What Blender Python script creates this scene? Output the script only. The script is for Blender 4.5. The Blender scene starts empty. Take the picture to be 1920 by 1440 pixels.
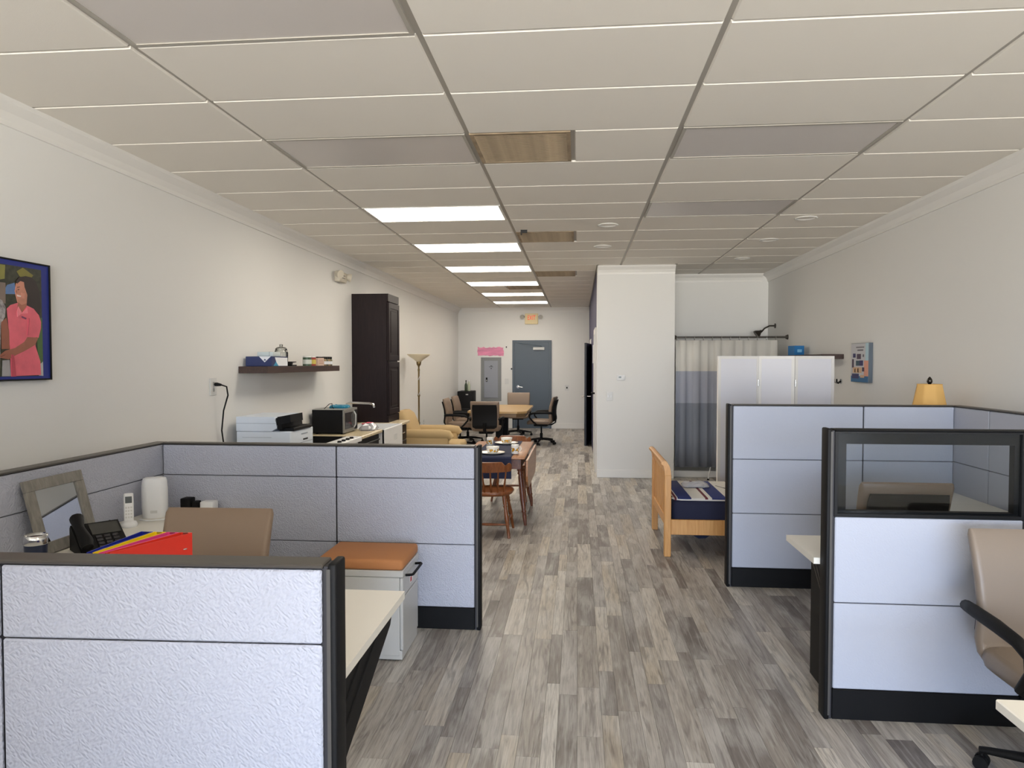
import bpy, bmesh, math, random
from mathutils import Vector, Matrix
random.seed(7)
PI = math.pi
S = bpy.context.scene
COL = S.collection

# ------------------------------------------------------------------ camera
cam_d = bpy.data.cameras.new('camera'); cam = bpy.data.objects.new('camera', cam_d); COL.objects.link(cam)
cam.location = (0, 0, 1.56)
cam.rotation_euler = (math.radians(90 - 1.728), 0, math.radians(5.34))
cam_d.sensor_width = 36; cam_d.lens = 1326 / 1920 * 36; cam_d.clip_start = 0.05
S.camera = cam

# ------------------------------------------------------------------ world (overcast sky above, pale pavement below the horizon)
SKY = 26.0
W = bpy.data.worlds.new('sky'); S.world = W; W.use_nodes = True
nt = W.node_tree; nt.nodes.clear()
tc = nt.nodes.new('ShaderNodeTexCoord'); sp = nt.nodes.new('ShaderNodeSeparateXYZ')
rp = nt.nodes.new('ShaderNodeValToRGB'); bg = nt.nodes.new('ShaderNodeBackground'); wo = nt.nodes.new('ShaderNodeOutputWorld')
mr = nt.nodes.new('ShaderNodeMapRange'); mr.inputs[1].default_value = -0.06; mr.inputs[2].default_value = 0.10
nt.links.new(tc.outputs['Generated'], sp.inputs[0]); nt.links.new(sp.outputs[2], mr.inputs[0])
nt.links.new(mr.outputs[0], rp.inputs[0]); nt.links.new(rp.outputs[0], bg.inputs[0]); nt.links.new(bg.outputs[0], wo.inputs[0])
rp.color_ramp.elements[0].color = (1.42, 1.31, 1.22, 1); rp.color_ramp.elements[1].color = (0.68, 0.86, 1.22, 1)
bg.inputs[1].default_value = SKY
pd = bpy.data.lights.new('window_portal', 'AREA'); pd.shape = 'RECTANGLE'; pd.size = 5.3; pd.size_y = 2.5
pd.cycles.is_portal = True
po = bpy.data.objects.new('window_portal', pd); COL.objects.link(po)
po.location = (-0.05, -6.02, 1.31); po.rotation_euler = (PI / 2, 0, 0)

vs = S.view_settings
vs.view_transform = 'Standard'; vs.look = 'None'; vs.gamma = 1; vs.use_curve_mapping = False
vs.exposure = 0.1
LAMP = 12.0

# ------------------------------------------------------------------ materials
def lin(c):
    return tuple(((v / 255) / 12.92 if v / 255 <= 0.04045 else ((v / 255 + 0.055) / 1.055) ** 2.4) for v in c) + (1,)
MATS = {}
def mat(name, col, rough=0.6, metal=0.0, bump=0.0, bscale=60.0, vary=0.0, vscale=4.0, spec=None, stretch=(1, 1, 1), emit=None, estr=0.0):
    if name in MATS: return MATS[name]
    m = bpy.data.materials.new(name); m.use_nodes = True; MATS[name] = m
    t = m.node_tree; b = t.nodes['Principled BSDF']
    b.inputs['Base Color'].default_value = lin(col); b.inputs['Roughness'].default_value = rough; b.inputs['Metallic'].default_value = metal
    if spec is not None: b.inputs['Specular IOR Level'].default_value = spec
    co = None
    def coords():
        nonlocal co
        if co is None:
            c = t.nodes.new('ShaderNodeTexCoord'); mp = t.nodes.new('ShaderNodeMapping'); mp.inputs['Scale'].default_value = stretch
            t.links.new(c.outputs['Object'], mp.inputs[0]); co = mp.outputs[0]
        return co
    if vary:
        n = t.nodes.new('ShaderNodeTexNoise'); n.inputs['Scale'].default_value = vscale; n.inputs['Detail'].default_value = 5
        t.links.new(coords(), n.inputs['Vector'])
        r = t.nodes.new('ShaderNodeValToRGB'); t.links.new(n.outputs['Fac'], r.inputs[0])
        r.color_ramp.elements[0].position = 0.3; r.color_ramp.elements[1].position = 0.7
        a = lin(tuple(max(0, v * (1 - vary)) for v in col)); c2 = lin(tuple(min(255, v * (1 + vary)) for v in col))
        r.color_ramp.elements[0].color = a; r.color_ramp.elements[1].color = c2
        t.links.new(r.outputs[0], b.inputs['Base Color'])
    if bump:
        n = t.nodes.new('ShaderNodeTexNoise'); n.inputs['Scale'].default_value = bscale; n.inputs['Detail'].default_value = 3
        t.links.new(coords(), n.inputs['Vector'])
        bp = t.nodes.new('ShaderNodeBump'); bp.inputs['Strength'].default_value = bump; bp.inputs['Distance'].default_value = 0.004
        t.links.new(n.outputs['Fac'], bp.inputs['Height']); t.links.new(bp.outputs[0], b.inputs['Normal'])
    if emit:
        b.inputs['Emission Color'].default_value = lin(emit); b.inputs['Emission Strength'].default_value = estr
    return m

def glass_mat(name, tint=(0.93, 0.95, 0.95), ior=1.5, extra=0.0):
    if name in MATS: return MATS[name]
    m = bpy.data.materials.new(name); m.use_nodes = True; MATS[name] = m
    t = m.node_tree; t.nodes.clear()
    o = t.nodes.new('ShaderNodeOutputMaterial'); mx = t.nodes.new('ShaderNodeMixShader'); fr = t.nodes.new('ShaderNodeFresnel'); fr.inputs[0].default_value = ior
    tr = t.nodes.new('ShaderNodeBsdfTransparent'); tr.inputs[0].default_value = tint + (1,)
    gl = t.nodes.new('ShaderNodeBsdfGlossy'); gl.inputs['Roughness'].default_value = 0.01
    ad = t.nodes.new('ShaderNodeMath'); ad.operation = 'ADD'; ad.inputs[1].default_value = extra
    t.links.new(fr.outputs[0], ad.inputs[0]); t.links.new(ad.outputs[0], mx.inputs[0]); t.links.new(tr.outputs[0], mx.inputs[1]); t.links.new(gl.outputs[0], mx.inputs[2]); t.links.new(mx.outputs[0], o.inputs[0])
    return m

def fabric_panel_mat(name, col, strength):
    m = mat(name, col, 0.85, spec=0.3); t = m.node_tree; b = t.nodes['Principled BSDF']
    c = t.nodes.new('ShaderNodeTexCoord')
    def diag(ang):
        mp = t.nodes.new('ShaderNodeMapping'); mp.inputs['Rotation'].default_value = (0, ang, 0); mp.inputs['Scale'].default_value = (1, 1, 1)
        m2 = t.nodes.new('ShaderNodeMapping'); m2.inputs['Scale'].default_value = (1, 1, 0.5)
        n = t.nodes.new('ShaderNodeTexNoise'); n.inputs['Scale'].default_value = 180; n.inputs['Detail'].default_value = 0.5
        t.links.new(c.outputs['Object'], mp.inputs[0]); t.links.new(mp.outputs[0], m2.inputs[0]); t.links.new(m2.outputs[0], n.inputs['Vector']); return n.outputs['Fac']
    a1, a2 = diag(0.8), diag(-0.8)
    k = t.nodes.new('ShaderNodeTexNoise'); k.inputs['Scale'].default_value = 40; k.inputs['Detail'].default_value = 0
    t.links.new(c.outputs['Object'], k.inputs['Vector'])
    r = t.nodes.new('ShaderNodeMapRange'); r.inputs[1].default_value = 0.46; r.inputs[2].default_value = 0.54; t.links.new(k.outputs['Fac'], r.inputs[0])
    mx = t.nodes.new('ShaderNodeMix'); t.links.new(r.outputs[0], mx.inputs[0]); t.links.new(a1, mx.inputs[2]); t.links.new(a2, mx.inputs[3])
    bp = t.nodes.new('ShaderNodeBump'); bp.inputs['Strength'].default_value = strength; bp.inputs['Distance'].default_value = 0.006
    t.links.new(mx.outputs[0], bp.inputs['Height']); t.links.new(bp.outputs[0], b.inputs['Normal'])
    return m

def wood_mat(name, c1, c2, rough=0.4, along='y', scale=14):
    if name in MATS: return MATS[name]
    m = mat(name, c1, rough); t = m.node_tree; b = t.nodes['Principled BSDF']
    c = t.nodes.new('ShaderNodeTexCoord'); mp = t.nodes.new('ShaderNodeMapping')
    s = {'x': (0.08, 1, 1), 'y': (1, 0.08, 1), 'z': (1, 1, 0.08)}[along]; mp.inputs['Scale'].default_value = s
    n = t.nodes.new('ShaderNodeTexNoise'); n.inputs['Scale'].default_value = scale * 4; n.inputs['Detail'].default_value = 6; n.inputs['Distortion'].default_value = 0.8
    r = t.nodes.new('ShaderNodeValToRGB'); r.color_ramp.elements[0].color = lin(c1); r.color_ramp.elements[1].color = lin(c2)
    r.color_ramp.elements[0].position = 0.32; r.color_ramp.elements[1].position = 0.68
    t.links.new(c.outputs['Object'], mp.inputs[0]); t.links.new(mp.outputs[0], n.inputs['Vector']); t.links.new(n.outputs['Fac'], r.inputs[0]); t.links.new(r.outputs[0], b.inputs['Base Color'])
    return m

def plank_mat():
    m = mat('floor_planks', (140, 133, 126), 0.42); t = m.node_tree; b = t.nodes['Principled BSDF']
    at = t.nodes.new('ShaderNodeAttribute'); at.attribute_name = 'tone'
    g = t.nodes.new('ShaderNodeNewGeometry')
    off = t.nodes.new('ShaderNodeVectorMath'); off.operation = 'SCALE'; off.inputs[0].default_value = (37.0, 91.0, 13.0)
    t.links.new(at.outputs['Fac'], off.inputs['Scale'])
    ad = t.nodes.new('ShaderNodeVectorMath'); ad.operation = 'ADD'; t.links.new(g.outputs['Position'], ad.inputs[0]); t.links.new(off.outputs[0], ad.inputs[1])
    def noise(scale, st, det=5, dist=0.0):
        mp = t.nodes.new('ShaderNodeMapping'); mp.inputs['Scale'].default_value = st
        n = t.nodes.new('ShaderNodeTexNoise'); n.inputs['Scale'].default_value = scale; n.inputs['Detail'].default_value = det; n.inputs['Distortion'].default_value = dist
        t.links.new(ad.outputs[0], mp.inputs[0]); t.links.new(mp.outputs[0], n.inputs['Vector']); return n.outputs['Fac']
    base = t.nodes.new('ShaderNodeValToRGB'); t.links.new(at.outputs['Fac'], base.inputs[0])
    cr = base.color_ramp
    stops = [(0.0, (108, 101, 98)), (0.16, (134, 127, 122)), (0.34, (162, 155, 147)), (0.5, (184, 178, 171)), (0.64, (150, 145, 142)), (0.8, (186, 175, 158)), (1.0, (206, 202, 196))]
    cr.elements[0].position = 0; cr.elements[0].color = lin(stops[0][1]); cr.elements[1].position = 1; cr.elements[1].color = lin(stops[-1][1])
    for p, c in stops[1:-1]:
        e = cr.elements.new(p); e.color = lin(c)
    def mixcol(fac_sock, lo, hi, col, mode, a):
        r = t.nodes.new('ShaderNodeMapRange'); r.inputs[1].default_value = lo; r.inputs[2].default_value = hi; t.links.new(fac_sock, r.inputs[0])
        k = t.nodes.new('ShaderNodeMath'); k.operation = 'MULTIPLY'; k.inputs[1].default_value = a; t.links.new(r.outputs[0], k.inputs[0])
        x = t.nodes.new('ShaderNodeMix'); x.data_type = 'RGBA'; x.blend_type = mode; t.links.new(k.outputs[0], x.inputs[0])
        x.inputs[7].default_value = lin(col); return x
    x1 = mixcol(noise(70, (1, 0.05, 1), 6, 0.6), 0.45, 0.75, (100, 92, 88), 'MIX', 0.6); t.links.new(base.outputs[0], x1.inputs[6])
    x2 = mixcol(noise(7, (1, 0.3, 1), 6, 0.5), 0.46, 0.66, (206, 204, 200), 'MIX', 0.5); t.links.new(x1.outputs[2], x2.inputs[6])
    x3 = mixcol(noise(24, (1, 0.10, 1), 9, 1.6), 0.54, 0.68, (86, 78, 75), 'MIX', 0.5); t.links.new(x2.outputs[2], x3.inputs[6])
    x4 = mixcol(noise(210, (1, 0.035, 1), 4, 0.8), 0.46, 0.66, (78, 71, 68), 'MIX', 0.32); t.links.new(x3.outputs[2], x4.inputs[6])
    x5 = mixcol(noise(48, (1, 0.06, 1), 7, 1.0), 0.54, 0.68, (214, 212, 208), 'MIX', 0.3); t.links.new(x4.outputs[2], x5.inputs[6])
    t.links.new(x5.outputs[2], b.inputs['Base Color'])
    bp = t.nodes.new('ShaderNodeBump'); bp.inputs['Strength'].default_value = 0.15; bp.inputs['Distance'].default_value = 0.002
    t.links.new(noise(70, (1, 0.05, 1), 6, 0.6), bp.inputs['Height']); t.links.new(bp.outputs[0], b.inputs['Normal'])
    return m

M_wall = mat('wall_paint', (226, 225, 222), 0.75, bump=0.05, bscale=160)
M_trim = mat('white_trim', (228, 226, 222), 0.45)
M_tile = mat('ceiling_tile', (230, 225, 216), 0.85, bump=0.10, bscale=220)
M_grid = mat('ceiling_grid', (168, 163, 154), 0.5)
M_fab = fabric_panel_mat('lavender_grey_fabric', (179, 182, 195), 0.8)
M_fab2 = fabric_panel_mat('smooth_lavender_fabric', (177, 181, 194), 0.18)
M_black = mat('black_plastic', (10, 10, 12), 0.6, spec=0.25)
M_blackm = mat('black_metal', (14, 14, 16), 0.5, 0.0, spec=0.3)
M_charc = mat('charcoal_core', (44, 42, 46), 0.6)
M_cap = mat('cap_grey_brown', (72, 67, 62), 0.4, 0.2); M_strip = mat('post_edge_strip', (74, 71, 68), 0.5)
M_lam = mat('cream_laminate', (226, 222, 212), 0.4)
M_tan = mat('tan_leather', (128, 115, 103), 0.42, bump=0.08, bscale=300)
M_tan2 = mat('brown_leather', (134, 114, 96), 0.45, bump=0.08, bscale=300)
M_chrome = mat('chrome', (205, 205, 205), 0.15, 1.0)
M_brass = mat('antique_brass', (130, 112, 78), 0.35, 0.9)
M_white = mat('white_plastic', (226, 227, 228), 0.4)
M_esp = wood_mat('espresso_wood', (24, 15, 17), (33, 22, 23), 0.45, 'z'); M_esp.node_tree.nodes['Principled BSDF'].inputs['Specular IOR Level'].default_value = 0.2
M_esp_y = wood_mat('espresso_shelf_wood', (52, 36, 32), (70, 50, 42), 0.4, 'y')
M_oak = wood_mat('honey_oak', (196, 138, 72), (214, 160, 95), 0.38, 'z')
M_cherry = wood_mat('cherry_wood', (110, 60, 30), (138, 82, 44), 0.32, 'z')
M_walnut = wood_mat('table_walnut', (92, 50, 34), (122, 72, 48), 0.35, 'y')
M_tabletop = wood_mat('table_top_wood', (148, 98, 62), (172, 122, 80), 0.3, 'y')
M_conf = wood_mat('conference_oak', (176, 142, 92), (196, 164, 112), 0.35, 'x')
M_gran = mat('tan_countertop', (206, 190, 158), 0.3, vary=0.12, vscale=60)
M_navy = mat('navy_cloth', (30, 36, 62), 0.9, bump=0.1, bscale=200)
M_slate = mat('slate_paint', (78, 90, 102), 0.45)
M_grey = mat('panel_grey', (128, 130, 130), 0.45)
M_grey2 = mat('panel_door_grey', (146, 149, 158), 0.42)
M_silver = mat('pedestal_grey', (198, 198, 196), 0.4)

# ------------------------------------------------------------------ mesh helpers
class MB:
    def __init__(s): s.v = []; s.f = []; s.s = []
    def add(s, verts, faces, smooth=False):
        o = len(s.v); s.v += [tuple(p) for p in verts]
        for f in faces: s.f.append(tuple(i + o for i in f)); s.s.append(smooth)
        return s
    def box(s, x0, x1, y0, y1, z0, z1, b=0.0, seg=1):
        if b <= 0:
            v = [(x, y, z) for x in (x0, x1) for y in (y0, y1) for z in (z0, z1)]
            return s.add(v, [(0, 1, 3, 2), (4, 6, 7, 5), (0, 4, 5, 1), (2, 3, 7, 6), (0, 2, 6, 4), (1, 5, 7, 3)])
        bm = bmesh.new(); bmesh.ops.create_cube(bm, size=1)
        for v in bm.verts:
            v.co = ((x0 + x1) / 2 + v.co.x * (x1 - x0), (y0 + y1) / 2 + v.co.y * (y1 - y0), (z0 + z1) / 2 + v.co.z * (z1 - z0))
        bmesh.ops.bevel(bm, geom=list(bm.edges), offset=b, segments=seg, affect='EDGES', profile=0.5)
        return s.bm(bm, seg > 1)
    def bm(s, bm, smooth=False):
        bm.verts.index_update()
        s.add([v.co[:] for v in bm.verts], [[v.index for v in f.verts] for f in bm.faces], smooth); bm.free(); return s
    def loft(s, rings, cap=True, smooth=True, closed=True):
        n = len(rings[0]); v = [p for r in rings for p in r]; f = []
        for i in range(len(rings) - 1):
            for j in range(n if closed else n - 1):
                k = (j + 1) % n; f.append((i * n + j, i * n + k, (i + 1) * n + k, (i + 1) * n + j))
        s.add(v, f, smooth)
        if cap and closed:
            s.add(rings[0], [tuple(reversed(range(n)))]); s.add(rings[-1], [tuple(range(n))])
        return s
    def tube(s, pts, r, n=8, cap=True, flat=1.0):
        pts = [Vector(p) for p in pts]; rs = r if isinstance(r, (list, tuple)) else [r] * len(pts); rings = []
        up = Vector((0, 0, 1)); prev = None
        for i, p in enumerate(pts):
            d = (pts[min(i + 1, len(pts) - 1)] - pts[max(i - 1, 0)]).normalized()
            a = prev - d * prev.dot(d) if prev is not None else d.cross(up if abs(d.z) < 0.9 else Vector((1, 0, 0)))
            a = a.normalized(); b = d.cross(a); prev = a
            rings.append([(p + a * math.cos(2 * PI * k / n) * rs[i] + b * math.sin(2 * PI * k / n) * rs[i] * flat)[:] for k in range(n)])
        return s.loft(rings, cap)
    def cyl(s, p0, p1, r0, r1=None, n=12): return s.tube([p0, p1], [r0, r0 if r1 is None else r1], n)
    def lathe(s, prof, cx=0, cy=0, n=20, cap=True, sx=1, sy=1):
        return s.loft([[(cx + r * sx * math.cos(2 * PI * k / n), cy + r * sy * math.sin(2 * PI * k / n), z) for k in range(n)] for r, z in prof], cap)
    def prism(s, poly, ax, a0, a1):
        def P(u, v, w): return {'x': (w, u, v), 'y': (u, w, v), 'z': (u, v, w)}[ax]
        n = len(poly); v = [P(u, w, a0) for u, w in poly] + [P(u, w, a1) for u, w in poly]
        f = [tuple(range(n)), tuple(reversed(range(n, 2 * n)))] + [(i, (i + 1) % n, n + (i + 1) % n, n + i) for i in range(n)]
        return s.add(v, f)
    def xf(s, mtx):
        s.v = [(mtx @ Vector(p))[:] for p in s.v]; return s
    def build(s, name, m, parent=None, loc=(0, 0, 0), rot=(0, 0, 0)):
        me = bpy.data.meshes.new(name); me.from_pydata(s.v, [], s.f); me.polygons.foreach_set('use_smooth', s.s)
        bm = bmesh.new(); bm.from_mesh(me); bmesh.ops.recalc_face_normals(bm, faces=bm.faces); bm.to_mesh(me); bm.free()
        me.materials.append(m); me.update()
        return link(name, me, parent, loc, rot)
def link(name, me, parent=None, loc=(0, 0, 0), rot=(0, 0, 0)):
    o = bpy.data.objects.new(name, me); COL.objects.link(o); o.location = loc; o.rotation_euler = rot
    if parent: o.parent = parent
    return o
def tag(o, label, cat, group=None, kind=None):
    o['label'] = label; o['category'] = cat
    if group: o['group'] = group
    if kind: o['kind'] = kind
    return o
def thing(name, label, cat, loc=(0, 0, 0), rz=0, group=None):
    o = bpy.data.objects.new(name, None); COL.objects.link(o); o.location = loc; o.rotation_euler = (0, 0, rz); o.empty_display_size = 0.1
    return tag(o, label, cat, group)
def dup(root, loc, rz, label, group=None):
    r = root.copy(); COL.objects.link(r); r.location = loc; r.rotation_euler = (0, 0, rz); r['label'] = label
    if group: r['group'] = group
    elif 'group' in r: del r['group']
    for ch in list(root.children):
        c = ch.copy(); COL.objects.link(c); c.parent = r
        for g in list(ch.children):
            d = g.copy(); COL.objects.link(d); d.parent = c
    return r
def bx(name, m, parent, *a, b=0.0, seg=1, loc=(0, 0, 0), rot=(0, 0, 0)):
    return MB().box(*a, b=b, seg=seg).build(name, m, parent, loc, rot)
def struct(o, label, cat): return tag(o, label, cat, kind='structure')
def rrect(w, h, r, n=4):
    pts = []
    for cx, cy, a0 in ((w / 2 - r, h / 2 - r, 0), (-w / 2 + r, h / 2 - r, 90), (-w / 2 + r, -h / 2 + r, 180), (w / 2 - r, -h / 2 + r, 270)):
        for k in range(n + 1):
            a = math.radians(a0 + 90 * k / n); pts.append((cx + r * math.cos(a), cy + r * math.sin(a)))
    return pts
def text_mesh(txt, size, depth=0.0):
    cu = bpy.data.curves.new('t', 'FONT'); cu.body = txt; cu.size = size; cu.align_x = 'CENTER'; cu.align_y = 'CENTER'; cu.extrude = depth; cu.resolution_u = 2
    o = bpy.data.objects.new('t', cu); COL.objects.link(o); bpy.context.view_layer.update()
    me = bpy.data.meshes.new_from_object(o.evaluated_get(bpy.context.evaluated_depsgraph_get()))
    bpy.data.objects.remove(o); bpy.data.curves.remove(cu); return me

# ------------------------------------------------------------------ the room
XL, XR, YF, YB, C = -2.86, 2.77, -6.0, 16.75, 2.866
BX0, BX1, BY = 0.26, 1.287, 9.65          # white core block; alcove to its right
AY = 10.7
CT = C + 0.12
struct(bx('wall_left', M_wall, None, XL - 0.1, XL, YF - 0.1, YB + 0.1, 0, CT), 'long off-white painted wall behind the kitchen counter', 'wall')
struct(bx('wall_right', M_wall, None, XR, XR + 0.1, YF - 0.1, AY + 0.1, 0, CT), 'off-white painted wall behind the bed and canvas', 'wall')
struct(bx('wall_back', M_wall, None, XL, BX0, YB, YB + 0.1, 0, CT), 'cream end wall with the grey exit door', 'wall')
struct(bx('wall_core_front', M_wall, None, BX0, BX1, BY, BY + 0.1, 0, CT), 'white wall face with thermostat and light switch', 'wall')
struct(bx('wall_core_inner', M_wall, None, BX1 - 0.1, BX1, BY + 0.1, AY, 0, CT), 'short white side wall of the shower alcove', 'wall')
struct(bx('wall_alcove', M_wall, None, BX1 - 0.1, XR, AY, AY + 0.1, 0, CT), 'plain wall at the back of the shower alcove', 'wall')
M_accent = mat('indigo_accent_paint', (76, 74, 104), 0.7)
struct(bx('wall_corridor', M_accent, None, BX0, BX0 + 0.1, BY + 0.1, YB + 0.1, 0, CT), 'indigo accent wall beside the dark open door', 'wall')
bx('corner_return', M_wall, bpy.data.objects['wall_core_front'], BX0 - 0.004, BX0, BY, BY + 0.35, 0, C)
# floor slab + planks
fl = struct(bx('floor', mat('subfloor', (60, 56, 53), 0.8), None, XL - 0.1, XR + 0.1, YF - 0.1, YB + 0.1, -0.12, -0.006), 'grey weathered wood plank floor', 'floor')
PM = plank_mat()
def plank_geo(x0, x1, y0, y1):
    c, g = 0.0006, 0.0
    a = [(x0 + g, y0 + g, -0.006), (x1 - g, y0 + g, -0.006), (x1 - g, y1 - g, -0.006), (x0 + g, y1 - g, -0.006)]
    t = [(x0 + c, y0 + c, 0), (x1 - c, y0 + c, 0), (x1 - c, y1 - c, 0), (x0 + c, y1 - c, 0)]
    return a + t, [(4, 5, 6, 7), (0, 1, 5, 4), (1, 2, 6, 5), (2, 3, 7, 6), (3, 0, 4, 7)]
planks = []
x = XL; wi = 0
while x < XR - 0.001:
    w = (0.074, 0.096, 0.062, 0.084, 0.108)[wi % 5]; wi += 1
    x1 = min(x + w, XR); y = YF - random.random() * 0.8
    while y < YB:
        L = random.choice((0.45, 0.62, 0.8, 0.95, 1.2)); y1 = min(y + L, YB)
        if y1 > YF: planks.append((x, x1, max(y, YF), y1, random.random()))
        y = y1
    x = x1
def seen(p):
    cx = (p[0] + p[1]) / 2; y0, y1 = p[2], p[3]
    if y1 < 2.35: return False
    if y1 < 3.1: return -0.62 < cx < 1.62
    if y1 < 4.1: return -1.0 < cx < 1.2
    return -0.62 < cx < 1.15
vis = sorted([p for p in planks if seen(p)], key=lambda p: p[2])[:295]
vset = set(vis)
def tone_attr(me, vals):
    a = me.attributes.new('tone', 'FLOAT', 'POINT'); a.data.foreach_set('value', vals)
for p in vis:
    cx, cy = (p[0] + p[1]) / 2, (p[2] + p[3]) / 2
    v, f = plank_geo(p[0] - cx, p[1] - cx, p[2] - cy, p[3] - cy)
    me = bpy.data.meshes.new('floor_plank'); me.from_pydata(v, [], f); tone_attr(me, [p[4]] * 8); me.materials.append(PM)
    link('floor_plank', me, fl, (cx, cy, 0))
V, Fc, T = [], [], []
for p in planks:
    if p in vset: continue
    v, f = plank_geo(*p[:4]); o = len(V); V += v; Fc += [tuple(i + o for i in q) for q in f]; T += [p[4]] * 8
me = bpy.data.meshes.new('plank_field'); me.from_pydata(V, [], Fc); tone_attr(me, T); me.materials.append(PM)
link('plank_field', me, fl)['kind'] = 'stuff'

# ceiling: slab showing as the grid, tiles dropped below it
ce = struct(bx('ceiling', M_grid, None, XL, XR, YF, YB, C + 0.005, C + 0.12), 'suspended ceiling of off-white lay-in tiles in a metal grid', 'ceiling')
GX = [XL, -1.835, -0.635, 0.565, 1.755, XR]
R0, RD = 5.85, 0.6096
holes = []   # (x0,x1,y0,y1) taken by lights and vents
def row(k): return R0 + RD * k
for k in (-18, -15, -6, -3, 0, 3, 6, 9, 12, 15): holes.append((GX[1], GX[2], row(k), row(k + 1)))
for k in (-18, -15, -9, -3, 0): holes.append((GX[3], GX[4], row(k), row(k + 1)))
VENTS = [(-0.635, -0.035, -3), (-0.635, -0.035, 2), (-0.635, -0.035, 7), (-1.235, -0.635, 10)]
for a, b, k in VENTS: holes.append((a, b, row(k), row(k + 1)))
def sub_rects(r, cuts):
    out = [r]
    for c in cuts:
        nx = []
        for (a, b, d, e) in out:
            if c[0] >= b - 1e-4 or c[1] <= a + 1e-4 or c[2] >= e - 1e-4 or c[3] <= d + 1e-4: nx.append((a, b, d, e)); continue
            if c[0] > a + 1e-4: nx.append((a, c[0], d, e))
            if c[1] < b - 1e-4: nx.append((c[1], b, d, e))
            m0, m1 = max(a, c[0]), min(b, c[1])
            if c[2] > d + 1e-4: nx.append((m0, m1, d, c[2]))
            if c[3] < e - 1e-4: nx.append((m0, m1, c[3], e))
        out = nx
    return out
solid = [(BX0, BX1, BY, YB + 1), (BX1 - 0.01, XR + 1, AY, YB + 1)]
tile_cache = {}
def tile_obj(a, b, d, e):
    w, l = round(b - a, 3), round(e - d, 3)
    if (w, l) not in tile_cache:
        gx, gy, z0, z1 = 0.012, 0.006, C - 0.006, C + 0.005
        hw, hl = w / 2 - gx, l / 2 - gy; c = 0.006
        v = [(sx * hw, sy * hl, z1) for sx, sy in ((-1, -1), (1, -1), (1, 1), (-1, 1))] + [(sx * (hw - c), sy * (hl - c), z0) for sx, sy in ((-1, -1), (1, -1), (1, 1), (-1, 1))]
        m = bpy.data.meshes.new('ceiling_tile'); m.from_pydata(v, [], [(7, 6, 5, 4), (0, 4, 5, 1), (1, 5, 6, 2), (2, 6, 7, 3), (3, 7, 4, 0)]); m.materials.append(M_tile)
        tile_cache[(w, l)] = m
    link('ceiling_tile', tile_cache[(w, l)], ce, ((a + b) / 2, (d + e) / 2, 0))
for k in range(-20, 18):
    y0, y1 = max(row(k), YF), min(row(k + 1), YB)
    if y1 - y0 < 0.05: continue
    for i in range(5):
        for r in sub_rects((GX[i], GX[i + 1], y0, y1), holes + solid):
            if r[1] - r[0] > 0.04 and r[3] - r[2] > 0.04: tile_obj(*r)
# crown, baseboards
def crown(name, ax, a0, a1, pos, sgn, label):
    pr = [(0, 0), (0.085 * sgn, 0), (0.075 * sgn, -0.02), (0.035 * sgn, -0.055), (0.018 * sgn, -0.09), (0.014 * sgn, -0.115), (0, -0.115)]
    pr = [(pos + u, C - 0.006 + v) for u, v in pr]
    struct(MB().prism(pr, ax, a0, a1).build(name, M_trim, None), label, 'trim')
crown('trim_1', 'y', YF, YB, XL, 1, 'crown moulding along the long kitchen-side wall')
crown('trim_2', 'y', YF, AY, XR, -1, 'crown moulding along the wall above the bed')
crown('trim_3', 'x', XL + 0.09, BX0, YB, -1, 'crown moulding above the grey exit door')
crown('trim_4', 'x', BX0, BX1, BY, -1, 'crown moulding on the white thermostat wall')
crown('trim_5', 'x', BX1, XR - 0.09, AY, -1, 'crown moulding at the back of the shower alcove')
def base(name, a, label): struct(bx(name, M_trim, None, *a, b=0.004), label, 'baseboard')
base('baseboard_left', (XL, XL + 0.015, 9.3, YB, 0, 0.13), 'white baseboard along the long kitchen-side wall')
base('baseboard_back', (-0.56, BX0, YB - 0.015, YB, 0, 0.13), 'white baseboard beside the grey exit door')
base('baseboard_back_left', (XL + 0.016, -1.63, YB - 0.015, YB, 0, 0.13), 'white baseboard under the grey breaker panel')
base('baseboard_core', (BX0, BX1, BY - 0.015, BY, 0, 0.11), 'white baseboard under the thermostat')
base('baseboard_right', (XR - 0.015, XR, 1.0, 9.6, 0, 0.11), 'white baseboard behind the bed headboard')
# storefront behind the camera: the daylight
wf = struct(bx('wall_front', M_wall, None, XL, XR, YF - 0.1, YF, 2.56, CT), 'wall strip above the storefront window', 'wall')
M_alu = mat('bronze_aluminium', (70, 66, 62), 0.4, 0.6)
wn = struct(bx('window_1', M_alu, None, XL, XR, YF - 0.08, YF - 0.02, 0, 0.06), 'full-width storefront window letting in daylight', 'window')
for xx in (XL, -1.48, -0.07, 1.34, XR - 0.05): bx('mullion', M_alu, wn, xx, xx + 0.05, YF - 0.08, YF - 0.02, 0.06, 2.5)
bx('head_rail', M_alu, wn, XL, XR, YF - 0.08, YF - 0.02, 2.5, 2.56)
M_pane = glass_mat('storefront_glass', (0.94, 0.96, 0.95))
for i, xx in enumerate((XL + 0.05, -1.43, -0.02, 1.39)):
    x1 = (-1.48, -0.07, 1.34, XR - 0.05)[i]; bx('pane', M_pane, wn, xx, x1, YF - 0.053, YF - 0.047, 0.06, 2.5)

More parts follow.
